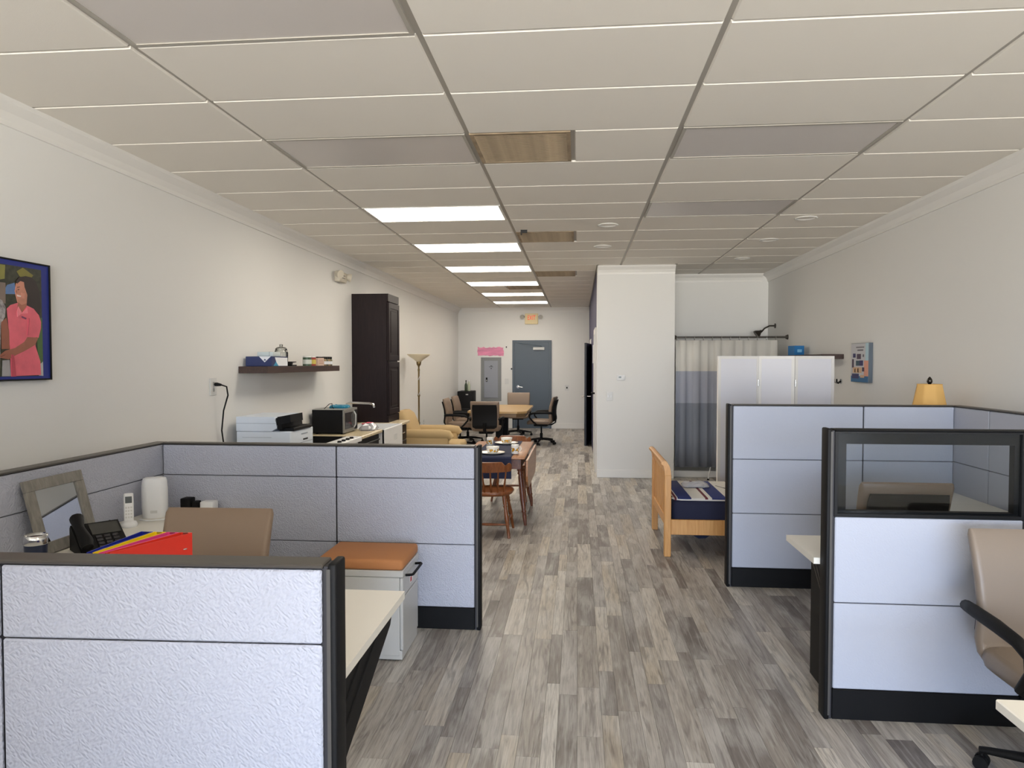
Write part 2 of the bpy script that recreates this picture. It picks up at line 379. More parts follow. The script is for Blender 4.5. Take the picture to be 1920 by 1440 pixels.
# ------------------------------------------------------------------ ceiling fixtures
M_lit = mat('lit_diffuser', (255, 250, 235), 0.5, emit=(255, 245, 229), estr=LAMP)
M_unlit = mat('unlit_diffuser', (206, 200, 196), 0.35, bump=0.1, bscale=400)
def troffer(x0, x1, k, lit, label, group):
    y0, y1 = row(k), row(k + 1)
    t = thing('ceiling_light', label, 'ceiling light', ((x0 + x1) / 2, (y0 + y1) / 2, C), 0, group)
    w, l = (x1 - x0) / 2 - 0.014, (y1 - y0) / 2 - 0.008
    m = MB()
    m.box(-w, w, -l, -l + 0.018, -0.008, 0.005).box(-w, w, l - 0.018, l, -0.008, 0.005).box(-w, -w + 0.018, -l + 0.018, l - 0.018, -0.008, 0.005).box(w - 0.018, w, -l + 0.018, l - 0.018, -0.008, 0.005)
    m.build('light_frame', M_trim if lit else M_grid, t)
    bx('diffuser', M_lit if lit else M_unlit, t, -w + 0.018, w - 0.018, -l + 0.018, l - 0.018, -0.004, 0.004)
for k in (0, 3, 6, 9, 12, 15): troffer(GX[1], GX[2], k, True, 'lit rectangular ceiling light panel, %s from the exit sign wall' % {15: 'first', 12: 'second', 9: 'third', 6: 'fourth', 3: 'fifth', 0: 'sixth'}[k], 'lit ceiling light panels in a row')
for a, k, lb in ((1, -18, 'first from the storefront window on the kitchen side'), (3, -18, 'first from the storefront window on the bed side'), (1, -15, 'second from the storefront window on the kitchen side'),
                 (3, -15, 'second from the storefront window on the bed side'), (3, -9, 'above the aisle between the front cubicles')):
    troffer(GX[a], GX[a + 1], k, True, 'added unseen fill light panel, ' + lb, 'added fill light panels out of view near the storefront')  # extra lit panels out of view, added to brighten the front of the room
troffer(GX[1], GX[2], -3, False, 'unlit grey ceiling light panel beside the brown square vent', None)
troffer(GX[1], GX[2], -6, False, 'unlit ceiling light panel with wide frame above the front cubicle', None)
troffer(GX[3], GX[4], -3, False, 'unlit mauve-grey ceiling light panel across from the brown vent', None)
troffer(GX[3], GX[4], 0, False, 'unlit grey ceiling light panel near the recessed downlights', None)
M_vent = mat('dusty_brown_vent', (150, 132, 108), 0.7, vary=0.15, vscale=9)
M_ventd = mat('vent_backing', (104, 90, 72), 0.8, vary=0.2, vscale=6)
for i, (x0, x1, k) in enumerate(VENTS):
    y0, y1 = row(k), row(k + 1)
    t = thing('ceiling_vent', ['dusty brown square ceiling return vent beside the unlit panels', 'brown square ceiling vent near the first lit panel',
              'small dark ceiling vent between lit panels and the white wall', 'dark ceiling vent sitting between two lit panels'][i], 'vent', ((x0 + x1) / 2, (y0 + y1) / 2, C), 0)
    w, l = (x1 - x0) / 2 - 0.012, (y1 - y0) / 2 - 0.008
    m = MB(); fw = 0.022
    m.box(-w, w, -l, -l + fw, -0.008, 0.005).box(-w, w, l - fw, l, -0.008, 0.005).box(-w, -w + fw, -l + fw, l - fw, -0.008, 0.005).box(w - fw, w, -l + fw, l - fw, -0.008, 0.005)
    m.build('vent_frame', M_vent, t)
    bx('vent_backing', M_ventd, t, -w + fw, w - fw, -l + fw, l - fw, 0.001, 0.0045)
    sl = None
    for j in range(26):
        yy = -l + fw + 0.01 + j * (2 * l - 2 * fw - 0.02) / 25
        if sl is None: sl = MB().box(-w + fw, w - fw, -0.003, 0.003, -0.006, 0.001).build('slat', M_vent, t, (0, yy, 0))
        else: link('slat', sl.data, t, (0, yy, 0))
M_lens = mat('downlight_lens', (225, 220, 210), 0.3)
for i, (x, y) in enumerate([(0.277, 6.76), (0.268, 7.98), (2.03, 6.6), (2.0, 7.73), (2.03, 9.06)]):
    t = thing('recessed_downlight', ['round recessed downlight nearest the brown vents', 'round recessed downlight in front of the white thermostat wall', 'round recessed downlight above the wall canvas',
              'round recessed downlight above the folding screen', 'round recessed downlight just before the shower rod'][i], 'downlight', (x, y, C), 0, None)
    MB().lathe([(0.078, -0.006), (0.095, -0.008), (0.1, -0.012), (0.088, -0.016), (0.074, -0.014), (0.066, -0.008)], n=24, cap=False).build('trim_ring', M_trim, t)
    MB().lathe([(0.072, -0.0075), (0.05, -0.010), (0.02, -0.0125), (0.001, -0.013)], n=20, cap=False).build('lens', M_lens, t)
t = thing('ceiling_hook', 'small dark bracket on the ceiling tile beside a vent', 'bracket', (-0.53, row(2) - 0.12, C - 0.006))
MB().box(-0.03, 0.03, -0.006, 0.006, -0.03, 0).box(-0.034, -0.022, -0.01, 0.01, -0.05, 0).build('bracket_body', M_blackm, t)

# ------------------------------------------------------------------ cubicle partitions
M_pglass = glass_mat('partition_glass', (0.80, 0.82, 0.83), 1.36, 0.0)
def partition(name, label, p0, ang, segs, rows, H, fab, post0=False, post1=False, glass_row=None):
    t = thing(name, label, 'partition', (p0[0], p0[1], 0), math.radians(ang))
    L = sum(segs); ht = 0.035; zt = rows[-1][1]; bz = rows[0][0]
    ztop_core = rows[glass_row][0] if glass_row is not None else zt
    bx('core_frame', M_charc, t, 0, L, -0.022, 0.022, bz, ztop_core)
    bx('top_cap', M_cap if glass_row is None else M_black, t, 0, L, -ht - 0.001, ht + 0.001, zt + 0.002, H, b=0.003)
    xx = 0
    for s in segs:
        for sd in (-1, 1):
            for ri, (z0, z1) in enumerate(rows):
                if ri == glass_row: continue
                ya, yb = sorted((sd * 0.022, sd * ht))
                bx('fabric_panel', fab, t, xx + 0.004, xx + s - 0.004, ya, yb, z0 + 0.002, z1 - 0.002, b=0.004)
            ya, yb = sorted((0, sd * (ht - 0.003)))
            bx('kick_plate', M_black, t, xx + 0.002, xx + s - 0.002, ya, yb, 0.0, bz - 0.002, b=0.003)
        if glass_row is not None:
            z0, z1 = rows[glass_row]
            m = MB(); m.box(xx, xx + s, -0.012, 0.026, z0, z0 + 0.022).box(xx, xx + s, -0.012, 0.026, z1 - 0.055, z1).box(xx, xx + 0.055, -0.012, 0.026, z0 + 0.022, z1 - 0.055).box(xx + s - 0.03, xx + s, -0.012, 0.026, z0 + 0.022, z1 - 0.055)
            m.build('window_frame', M_black, t)
            bx('glass_pane', M_pglass, t, xx + 0.012, xx + s - 0.012, -0.026, -0.020, z0 + 0.014, z1 - 0.006)
            m = MB(); m.box(xx, xx + s, -ht, -0.013, z0, z0 + 0.014).box(xx, xx + s, -ht, -0.013, z1 - 0.006, z1 + 0.001).box(xx, xx + 0.012, -ht, -0.013, z0 + 0.014, z1 - 0.006).box(xx + s - 0.012, xx + s, -ht, -0.013, z0 + 0.014, z1 - 0.006)
            m.build('glazing_bead', M_blackm, t)
        xx += s
    for flag, a, sg in ((post0, 0, -1), (post1, L, 1)):
        if flag:
            x0, x1 = sorted((a, a + sg * 0.012)); bx('slotted_strip', M_charc, t, x0, x1, -ht + 0.008, ht - 0.008, 0, H - 0.006)
            x0, x1 = sorted((a + sg * 0.012, a + sg * 0.034)); bx('end_post', M_black, t, x0, x1, -ht - 0.004, ht + 0.004, 0, H + 0.003, b=0.006, seg=2)
            x0, x1 = sorted((a + sg * 0.010, a + sg * 0.019)); bx('edge_strip', M_strip, t, x0, x1, -ht - 0.0045, -ht + 0.002, 0.02, H - 0.01)
    return t
RL = [(0.13, 0.50), (0.50, 0.884), (0.884, 1.066)]
RR = [(0.135, 0.515), (0.515, 0.892), (0.892, 1.262)]
partition('cubicle_partition', 'low lavender-grey fabric partition with textured panels in front of the binders', (-2.5, 1.585), 2.2, [1.09, 0.805], RL, 1.078, M_fab, post1=True)
partition('cubicle_partition', 'low lavender-grey fabric partition between the file pedestal and the dining table', (-2.497, 4.075), 0, [1.077, 0.825], RL, 1.078, M_fab, post1=True)
partition('cubicle_partition', 'low mauve-grey fabric partition along the long wall behind the leaning mirror', (-2.535, 1.66), 90, [1.1, 1.345], RL, 1.078, M_fab)
partition('cubicle_partition', 'tall lavender-grey fabric partition beside the bed', (1.066, 5.035), 0, [0.868, 0.586], RR, 1.272, M_fab2, post0=True)
partition('cubicle_partition', 'tall mauve-grey fabric partition along the wall by the lamp', (2.555, 5.07), -90, [0.47, 1.40], RR, 1.272, M_fab2)
partition('cubicle_partition', 'tall fabric partition with a dark framed glass top', (1.108, 3.2), 0, [0.775, 0.63], RR, 1.272, M_fab2, post0=True, glass_row=2)

# unseen partitions added behind the camera to shade the front panel and chair
partition('cubicle_partition', 'tall fabric partition added out of view to block window light, kitchen side', (-2.5, -0.4), 0, [0.95, 0.95], RR + [(1.262, 1.64)], 1.65, M_fab2, post1=True)
partition('cubicle_partition', 'low fabric partition added out of view to block window light, bed side', (1.1, -1.0), 0, [0.8, 0.65], RL, 1.078, M_fab2, post0=True)
# ------------------------------------------------------------------ desks
def bracket(parent, xx, y0, y1, z1, depth, flip=1):
    # triangular ribbed cantilever bracket in a plane of constant x
    MB().prism([(y0, z1), (y1, z1), (y1 - 0.05 * flip, z1 - 0.07), (y0, z1 - depth)], 'x', xx, xx + 0.012).build('cantilever_bracket', M_black, parent)
    for q in range(4):
        f = 0.18 + q * 0.2
        a = (xx + 0.012, y0 + (y1 - y0) * f, z1 - 0.02); b = (xx + 0.012, y0 + 0.02 * flip, z1 - depth * (0.22 + 0.7 * f))
        MB().cyl(a, b, 0.006, n=6).build('bracket_rib', M_blackm, parent)
DZ = 0.69
t = thing('corner_desk', 'cream corner worktop inside the low fabric cubicle', 'desk', (-1.5, 2.2, 0))
def poly_slab(pts, z0, z1): return MB().prism(pts, 'z', z0, z1)
O = (-1.5, 2.2)
L_ = lambda pts: [(a - O[0], b - O[1]) for a, b in pts]
poly_slab(L_([(-2.49, 1.70), (-0.655, 1.72), (-0.655, 2.62), (-1.85, 2.62), (-2.0, 2.77), (-2.0, 4.03), (-2.49, 4.03)]), DZ - 0.028, DZ).build('worktop', M_lam, t)
bracket(t, -0.70 + 1.5, 1.71 - 2.2, 2.58 - 2.2, DZ - 0.028, 0.42)
bx('support_panel', M_black, t, -2.2 - O[0], -2.17 - O[0], 1.75 - O[1], 2.5 - O[1], 0, DZ - 0.028)
bx('support_panel', M_black, t, -2.47 - O[0], -2.05 - O[0], 3.96 - O[1], 3.99 - O[1], 0, DZ - 0.028)
t = thing('corner_desk', 'cream worktop with black support behind the glass-topped partition', 'desk', (1.8, 3.8, 0))
O = (1.8, 3.8)
poly_slab(L_([(1.05, 3.245), (2.51, 3.245), (2.51, 4.985), (2.03, 4.985), (2.03, 3.9), (1.8, 3.665), (1.05, 3.665)]), DZ - 0.028, DZ).build('worktop', M_lam, t)
bx('support_panel', M_black, t, 1.165 - O[0], 1.19 - O[0], 3.25 - O[1], 3.64 - O[1], 0.0, DZ - 0.03, b=0.003)
MB().prism([(3.25 - O[1], DZ - 0.03), (3.655 - O[1], DZ - 0.03), (3.655 - O[1], DZ - 0.06), (3.25 - O[1], DZ - 0.3)], 'x', 1.145 - O[0], 1.165 - O[0]).build('cantilever_bracket', M_charc, t)
for q in range(3):
    MB().cyl((1.143 - O[0], 3.60 - O[1] - q * 0.08, DZ - 0.05 - q * 0.015), (1.143 - O[0], 3.40 - O[1] - q * 0.05, DZ - 0.22 - q * 0.03), 0.005, n=6).build('bracket_rib', M_cap, t)
bx('support_panel', M_black, t, 2.0 - O[0], 2.45 - O[0], 4.93 - O[1], 4.96 - O[1], 0, DZ - 0.03)
t = thing('office_desk', 'cream desk corner in front of the tan office chair', 'desk', (1.8, 1.5, 0))
bx('worktop', M_lam, t, -0.722, 0.75, -0.35, 0.415, DZ - 0.028, DZ, b=0.003)
bx('support_panel', M_black, t, -0.55, -0.52, -0.3, 0.2, 0, DZ - 0.028)
bx('support_panel', M_black, t, 0.6, 0.63, -0.3, 0.3, 0, DZ - 0.028)

# ------------------------------------------------------------------ mobile pedestal
t = thing('file_pedestal', 'light grey mobile file pedestal with rust-orange cushion top', 'cabinet', (-1.135, 3.75, 0))
bx('pedestal_body', M_silver, t, -0.225, 0.212, -0.175, 0.175, 0.03, 0.44, b=0.003)
bx('top_plate', M_silver, t, -0.23, 0.232, -0.18, 0.18, 0.442, 0.478, b=0.004)
bx('toe_plate', M_silver, t, -0.22, 0.225, -0.172, 0.172, 0.008, 0.055, b=0.002)
d1 = bx('drawer', M_silver, t, 0.213, 0.23, -0.172, 0.172, 0.335, 0.438, b=0.004)
MB().tube([(0.23, -0.11, 0.437), (0.262, -0.11, 0.44), (0.268, -0.10, 0.44), (0.268, 0.10, 0.44), (0.262, 0.11, 0.44), (0.23, 0.11, 0.437)], 0.007).build('handle', M_black, d1)
bx('sticker', mat('white_sticker', (235, 232, 230), 0.5), d1, 0.2301, 0.2312, -0.02, 0.05, 0.365, 0.40)
bx('sticker_print', mat('red_print', (200, 50, 52), 0.5), d1, 0.2312, 0.2318, -0.012, 0.02, 0.37, 0.395)
bx('drawer', M_silver, t, 0.213, 0.23, -0.172, 0.172, 0.058, 0.328, b=0.004)
M_rust = mat('rust_orange_cloth', (188, 128, 82), 0.85, bump=0.25, bscale=120, stretch=(1, 0.2, 1))
bx('cushion', M_rust, t, -0.232, 0.232, -0.182, 0.182, 0.478, 0.535, b=0.018, seg=3)
for sx in (-0.18, 0.18):
    for sy in (-0.14, 0.14):
        MB().cyl((sx, sy - 0.012, 0.016), (sx, sy + 0.012, 0.016), 0.016, n=12).build('caster', M_black, t)

# ------------------------------------------------------------------ office chair (front faces local -Y)
def office_chair(label, up_mat, loc, rz, group=None):
    t = thing('office_chair', label, 'chair', loc, rz, group)
    # seat
    rings = []
    for z, k in ((0.395, 0.90), (0.41, 0.97), (0.435, 1.0), (0.455, 0.985), (0.468, 0.94), (0.472, 0.86)):
        rings.append([(u * k, v * k - 0.02 + (0.0), z - 0.05 * max(0, (-v * k - 0.17)) / 0.06 * 0.5) for u, v in rrect(0.49, 0.47, 0.09, 5)])
    MB().loft(rings).build('seat', up_mat, t)
    # backrest: wide padded sheet swept along a profile
    prof = [(0.15, 0.405), (0.19, 0.415), (0.225, 0.445), (0.237, 0.49), (0.228, 0.56), (0.225, 0.63), (0.238, 0.72), (0.262, 0.81), (0.288, 0.885), (0.296, 0.905)]
    wid = [0.40, 0.44, 0.465, 0.475, 0.475, 0.478, 0.485, 0.49, 0.492, 0.478]; th = [0.03, 0.045, 0.055, 0.06, 0.06, 0.058, 0.054, 0.05, 0.045, 0.02]
    rings = []
    for i, (y, z) in enumerate(prof):
        a = Vector(prof[min(i + 1, 9)]) - Vector(prof[max(i - 1, 0)]); a.normalize(); n = Vector((a.y, -a.x))
        ring = []
        for u, v in rrect(wid[i], th[i], th[i] * 0.48, 4):
            dish = 0.03 * (2 * u / 0.49) ** 2
            ring.append((u, y + n.x * v - dish, z + n.y * v))
        rings.append(ring)
    MB().loft(rings).build('backrest', up_mat, t)
    # black rear shell
    rings = []
    for y, z, w in ((0.262, 0.445, 0.32), (0.276, 0.47, 0.41), (0.276, 0.51, 0.425), (0.268, 0.57, 0.425), (0.266, 0.63, 0.425), (0.276, 0.72, 0.425), (0.297, 0.80, 0.425), (0.312, 0.85, 0.41)):
        rings.append([(u, y + v - 0.02 * (2 * u / 0.49) ** 2, z) for u, v in rrect(w, 0.016, 0.007, 3)])
    MB().loft(rings).build('back_shell', M_black, t)
    MB().tube([(0, 0.05, 0.375), (0, 0.2, 0.375), (0, 0.275, 0.42), (0, 0.285, 0.55)], 0.028, flat=0.5).build('back_support', M_black, t)
    # arms
    for s in (-1, 1):
        p = [(s * 0.235, 0.245, 0.60), (s * 0.262, 0.23, 0.612), (s * 0.274, 0.15, 0.618), (s * 0.278, 0.0, 0.616), (s * 0.278, -0.12, 0.606), (s * 0.276, -0.185, 0.575), (s * 0.272, -0.18, 0.52), (s * 0.255, -0.10, 0.43), (s * 0.2, -0.04, 0.39)]
        MB().tube(p, [0.015, 0.022, 0.024, 0.025, 0.023, 0.019, 0.016, 0.016, 0.014], 10).build('armrest', M_black, t)
    bx('tilt_mechanism', M_black, t, -0.12, 0.12, -0.13, 0.13, 0.345, 0.392, b=0.015, seg=2)
    MB().cyl((0, 0, 0.09), (0, 0, 0.21), 0.027, n=16).cyl((0, 0, 0.21), (0, 0, 0.36), 0.016, n=12).build('gas_lift', M_black, t)
    MB().lathe([(0.03, 0.075), (0.05, 0.08), (0.05, 0.115), (0.03, 0.125)], n=16).build('base_hub', M_black, t)
    leg = cast = None
    for k in range(5):
        a = math.radians(142 + 72 * k)
        if leg is None:
            leg = MB().tube([(0.03, 0, 0.10), (0.15, 0, 0.092), (0.27, 0, 0.074), (0.292, 0, 0.07)], [0.026, 0.023, 0.017, 0.015], 8, flat=0.8).build('base_leg', M_black, t, rot=(0, 0, a)); lo = leg
            m = MB()
            m.cyl((0.285, -0.026, 0.026), (0.285, -0.008, 0.026), 0.026, n=14).cyl((0.285, 0.008, 0.026), (0.285, 0.026, 0.026), 0.026, n=14).cyl((0.285, 0, 0.02), (0.285, 0, 0.072), 0.009, n=8)
            cast = m.build('caster', M_black, leg)
        else:
            lo = link('base_leg', leg.data, t, rot=(0, 0, a)); link('caster', cast.data, lo)
    return t
office_chair('tan leather office chair in front of the glass-topped partition', M_tan, (1.775, 2.66, 0), math.radians(0))
ch2 = office_chair('brown leather office chair with its black shell toward the dining table', M_tan2, (-1.565, 12.05, 0), PI)
dup(ch2, (-1.59, 2.76, 0), math.radians(2), 'brown leather office chair inside the low cubicle behind the colourful binders')
dup(ch2, (1.78, 4.27, 0), PI, 'brown leather office chair behind the glass, inside the tall cubicle')
dup(ch2, (-2.15, 12.8, 0), math.radians(90), 'brown office chair on the wall side of the conference table, toward the dining table', 'chairs along the wall side of the conference table')
dup(ch2, (-2.15, 13.7, 0), math.radians(88), 'brown office chair on the wall side of the conference table, beside the mini fridge', 'chairs along the wall side of the conference table')
dup(ch2, (-0.70, 13.55, 0), math.radians(-97), 'brown office chair on the aisle side of the conference table, on black casters')
dup(ch2, (-1.28, 15.1, 0), math.radians(2), 'brown office chair at the conference table end beside the grey door')

# ------------------------------------------------------------------ conference table
t = thing('conference_table', 'light oak conference table with angled corners and dark pedestal', 'table', (-1.43, 13.3, 0))
def clip_rect(x0, x1, y0, y1, c): return [(x0 + c, y0), (x1 - c, y0), (x1, y0 + c), (x1, y1 - c), (x1 - c, y1), (x0 + c, y1), (x0, y1 - c), (x0, y0 + c)]
MB().prism(clip_rect(-0.53, 0.53, -1.0, 1.08, 0.16), 'z', 0.665, 0.70).build('table_top', M_conf, t)
MB().prism(clip_rect(-0.5, 0.5, -0.97, 1.05, 0.15), 'z', 0.60, 0.664).build('table_apron', wood_mat('conference_apron', (120, 96, 66), (138, 112, 78), 0.4, 'x'), t)
for yy in (-0.5, 0.55):
    MB().box(-0.06, 0.06, yy - 0.06, yy + 0.06, 0.06, 0.6).build('pedestal_column', M_black, t)
    MB().box(-0.36, 0.36, yy - 0.04, yy + 0.04, 0, 0.06, b=0.01).build('pedestal_foot', M_black, t)

# ------------------------------------------------------------------ dining table, chairs, place settings
TZ = 0.68
t = thing('dining_table', 'dark wood drop-leaf dining table with turned legs', 'table', (-0.80, 7.19, 0))
MB().box(-0.31, 0.31, -0.66, 0.66, TZ - 0.022, TZ, b=0.007, seg=2).build('table_top', M_tabletop, t)
for s in (-1, 1):
    pr = [(-0.655, -0.03), (0.655, -0.03), (0.655, -0.18)] + [(0.655 - 0.24 * (1 - math.cos(a)), -0.18 - 0.13 * math.sin(a)) for a in (0.4, 0.8, 1.2, 1.57)] + [(-0.655 + 0.24 * (1 - math.cos(a)), -0.18 - 0.13 * math.sin(a)) for a in (1.57, 1.2, 0.8, 0.4)] + [(-0.655, -0.18)]
    MB().prism([(u, TZ + v) for u, v in pr], 'x', s * 0.319, s * 0.337).build('drop_leaf', M_tabletop, t)
m = MB(); m.box(-0.25, 0.25, -0.53, -0.51, TZ - 0.13, TZ - 0.022).box(-0.25, 0.25, 0.51, 0.53, TZ - 0.13, TZ - 0.022).box(-0.26, -0.24, -0.51, 0.51, TZ - 0.13, TZ - 0.022).box(0.24, 0.26, -0.51, 0.51, TZ - 0.13, TZ - 0.022)
m.build('apron', M_walnut, t)
def turned(p0, p1, rads, n=12):
    p0, p1 = Vector(p0), Vector(p1)
    return MB().tube([(p0.lerp(p1, k))[:] for k, r in rads], [r for k, r in rads], n)
TL = [(0, 0.026), (0.2, 0.027), (0.22, 0.018), (0.24, 0.027), (0.27, 0.018), (0.3, 0.023), (0.6, 0.026), (0.78, 0.019), (0.8, 0.025), (0.82, 0.017), (0.86, 0.021), (1, 0.013)]
for sx in (-1, 1):
    for sy in (-1, 1):
        turned((sx * 0.23, sy * 0.43, TZ - 0.022), (sx * 0.30, sy * 0.465, 0), TL).build('leg', M_walnut, t)
run = thing('table_runner', 'navy cloth runner draped over the dining table', 'table runner', (-0.80, 7.19, TZ))
rings = []
for y, z in ((-0.675, -0.20), (-0.676, -0.1), (-0.672, -0.01), (-0.66, 0.0025), (-0.3, 0.0025), (0.3, 0.0025), (0.66, 0.0025), (0.672, -0.01), (0.676, -0.12)):
    rings.append([(-0.185, y, z), (-0.06, y, z), (0.06, y, z), (0.185, y, z)])
m = MB(); m.loft(rings, closed=False, smooth=False)
ro = m.build('cloth', M_navy, run); so = ro.modifiers.new('s', 'SOLIDIFY'); so.thickness = 0.003; so.offset = 1
M_china = mat('white_china', (236, 233, 224), 0.2)
def floral(name, zlo, zhi):
    m = mat(name, (238, 236, 230), 0.2); t_ = m.node_tree; b = t_.nodes['Principled BSDF']
    c = t_.nodes.new('ShaderNodeTexCoord'); s_ = t_.nodes.new('ShaderNodeSeparateXYZ'); t_.links.new(c.outputs['Object'], s_.inputs[0])
    v = t_.nodes.new('ShaderNodeTexVoronoi'); v.inputs['Scale'].default_value = 42; t_.links.new(c.outputs['Object'], v.inputs['Vector'])
    def rng(sock, a, bb):
        g = t_.nodes.new('ShaderNodeMath'); g.operation = 'GREATER_THAN'; g.inputs[1].default_value = a; t_.links.new(sock, g.inputs[0])
        l = t_.nodes.new('ShaderNodeMath'); l.operation = 'LESS_THAN'; l.inputs[1].default_value = bb; t_.links.new(sock, l.inputs[0])
        k = t_.nodes.new('ShaderNodeMath'); k.operation = 'MULTIPLY'; t_.links.new(g.outputs[0], k.inputs[0]); t_.links.new(l.outputs[0], k.inputs[1]); return k.outputs[0]
    zz = rng(s_.outputs[2], zlo, zhi); xx = rng(s_.outputs[0], -0.005, 0.2)
    k = t_.nodes.new('ShaderNodeMath'); k.operation = 'MULTIPLY'; t_.links.new(zz, k.inputs[0]); t_.links.new(xx, k.inputs[1])
    r = t_.nodes.new('ShaderNodeValToRGB'); t_.links.new(v.outputs['Distance'], r.inputs[0]); r.color_ramp.interpolation = 'CONSTANT'
    r.color_ramp.elements[0].color = lin((120, 58, 20)); r.color_ramp.elements[1].position = 0.18; r.color_ramp.elements[1].color = lin((226, 158, 40))
    e = r.color_ramp.elements.new(0.42); e.color = lin((110, 112, 48)); e = r.color_ramp.elements.new(0.55); e.color = lin((238, 236, 230))
    x = t_.nodes.new('ShaderNodeMix'); x.data_type = 'RGBA'; x.inputs[6].default_value = lin((238, 236, 230)); t_.links.new(k.outputs[0], x.inputs[0]); t_.links.new(r.outputs[0], x.inputs[7]); t_.links.new(x.outputs[2], b.inputs['Base Color'])
    return m
M_fl = floral('sunflower_china', 0.022, 0.062); M_fl2 = floral('sunflower_bowl', 0.012, 0.042)
def mug(label, x, y, rz, group=None):
    t = thing('coffee_mug', label, 'mug', (x, y, TZ + 0.0055), rz, group)
    MB().lathe([(0.001, 0.004), (0.033, 0.001), (0.037, 0.006), (0.038, 0.085), (0.0385, 0.088), (0.035, 0.087), (0.034, 0.01), (0.001, 0.008)], n=24, cap=False).build('mug_body', M_fl, t)
    MB().tube([(0, 0.037, 0.07), (0, 0.058, 0.068), (0, 0.064, 0.045), (0, 0.056, 0.025), (0, 0.037, 0.02)], 0.005).build('handle', M_china, t)
def plate(label, x, y):
    t = thing('dinner_plate', label, 'plate', (x, y, TZ + 0.0055))
    MB().lathe([(0.001, 0.003), (0.07, 0.001), (0.08, 0.004), (0.122, 0.015), (0.125, 0.018), (0.12, 0.018), (0.08, 0.009), (0.001, 0.007)], n=32, cap=False).build('plate_body', M_china, t)
    MB().lathe([(0.116, 0.0178), (0.119, 0.0186), (0.122, 0.0186)], n=32, cap=False).build('rim_line', mat('amber_rim', (190, 150, 70), 0.3), t)
def bowl(label, x, y, rz):
    t = thing('soup_bowl', label, 'bowl', (x, y, TZ + 0.0135), rz)
    MB().lathe([(0.001, 0.003), (0.042, 0.0), (0.046, 0.006), (0.058, 0.02), (0.062, 0.055), (0.064, 0.06), (0.060, 0.058), (0.055, 0.022), (0.04, 0.009), (0.001, 0.008)], n=28, cap=False).build('bowl_body', M_fl2, t)
plate('white dinner plate under a bowl at the table end by the wooden chair', -0.82, 6.72); bowl('white sunflower bowl on the plate by the near wooden chair back', -0.815, 6.73, math.radians(-20))
plate('white dinner plate under a bowl at the table end toward the conference table', -0.765, 7.55); bowl('white sunflower bowl on the plate toward the conference table', -0.765, 7.56, math.radians(-90))
mug('white sunflower mug at the table edge near the drop leaf', -0.60, 6.74, math.radians(-60)); mug('white sunflower mug standing beside the far dinner plate', -0.92, 7.36, math.radians(-150))

def dining_chair(label, loc, rz):
    t = thing('dining_chair', label, 'chair', loc, rz)     # back at local -Y
    rings = []
    out = []
    for k in range(28):
        a = 2 * PI * k / 28; cx, sy = math.cos(a), math.sin(a)
        ex = 2.6
        out.append((0.215 * math.copysign(abs(cx) ** (2 / ex), cx) * (1 + 0.06 * sy), 0.205 * math.copysign(abs(sy) ** (2 / ex), sy)))
    for z, k in ((0.365, 0.86), (0.372, 0.96), (0.385, 1.0), (0.398, 1.0), (0.405, 0.97), (0.402, 0.82), (0.396, 0.5)): rings.append([(u * k, v * k, z) for u, v in out])
    MB().loft(rings).build('seat', M_cherry, t)
    LG = [(0, 0.017), (0.2, 0.019), (0.23, 0.013), (0.26, 0.02), (0.3, 0.014), (0.55, 0.021), (0.66, 0.015), (0.68, 0.021), (0.70, 0.015), (1, 0.012)]
    ft = {}
    for sx in (-1, 1):
        for sy in (-1, 1):
            a, b = (sx * 0.14, sy * 0.12, 0.37), (sx * 0.195, sy * 0.205, 0); ft[(sx, sy)] = (Vector(a), Vector(b))
            turned(a, b, LG).build('leg', M_cherry, t)
    ST = [(0, 0.008), (0.5, 0.013), (1, 0.008)]
    for sx in (-1, 1): turned(ft[(sx, -1)][0].lerp(ft[(sx, -1)][1], 0.62), ft[(sx, 1)][0].lerp(ft[(sx, 1)][1], 0.62), ST, 8).build('stretcher', M_cherry, t)
    turned(ft[(-1, -1)][0].lerp(ft[(-1, -1)][1], 0.68), ft[(1, -1)][0].lerp(ft[(1, -1)][1], 0.68), ST, 8).build('stretcher', M_cherry, t)
    def arc(u, off=0.0):      # u in -1..1 across the back
        a = u * 0.62; return (0.40 * math.sin(a) * 0.93, -0.30 + 0.36 * (1 - math.cos(a)) * 1.0 + off)
    for u in (-0.78, -0.47, -0.16, 0.16, 0.47, 0.78):
        p = arc(u); turned((p[0] * 0.8, -0.165 + 0.05 * abs(u), 0.395), (p[0], p[1] + 0.005, 0.61), [(0, 0.008), (0.35, 0.011), (0.5, 0.008), (1, 0.007)], 8).build('spindle', M_cherry, t)
    rings = []
    for i in range(33):
        u = -1 + 2 * i / 32; au = abs(u); x, y = arc(u)
        top = 0.69 if au < 0.62 else 0.69 - 0.032 * min(1, (au - 0.62) / 0.12) if au < 0.78 else 0.658 + 0.022 * math.sin(min(1, (au - 0.78) / 0.16) * PI / 2)
        bot = 0.598 + 0.006 * au
        if au > 0.94: k = (au - 0.94) / 0.06; top -= 0.02 * k; bot += 0.018 * k
        n = Vector((-math.sin(u * 0.62), -math.cos(u * 0.62))) * -1; lean = -0.02
        rings.append([(x - n.x * 0.009, y - n.y * 0.009, bot), (x + n.x * 0.009, y + n.y * 0.009, bot), (x + n.x * 0.009, y + n.y * 0.009 + lean, top), (x, y + lean, top + 0.004), (x - n.x * 0.009, y - n.y * 0.009 + lean, top)])
    MB().loft(rings, smooth=False).build('crest_rail', M_cherry, t)
    return t
dining_chair('cherry wood spindle-back dining chair beside the low partition', (-0.80, 6.40, 0), 0)
dining_chair('cherry wood dining chair at the table end toward the conference table', (-0.77, 8.05, 0), PI)

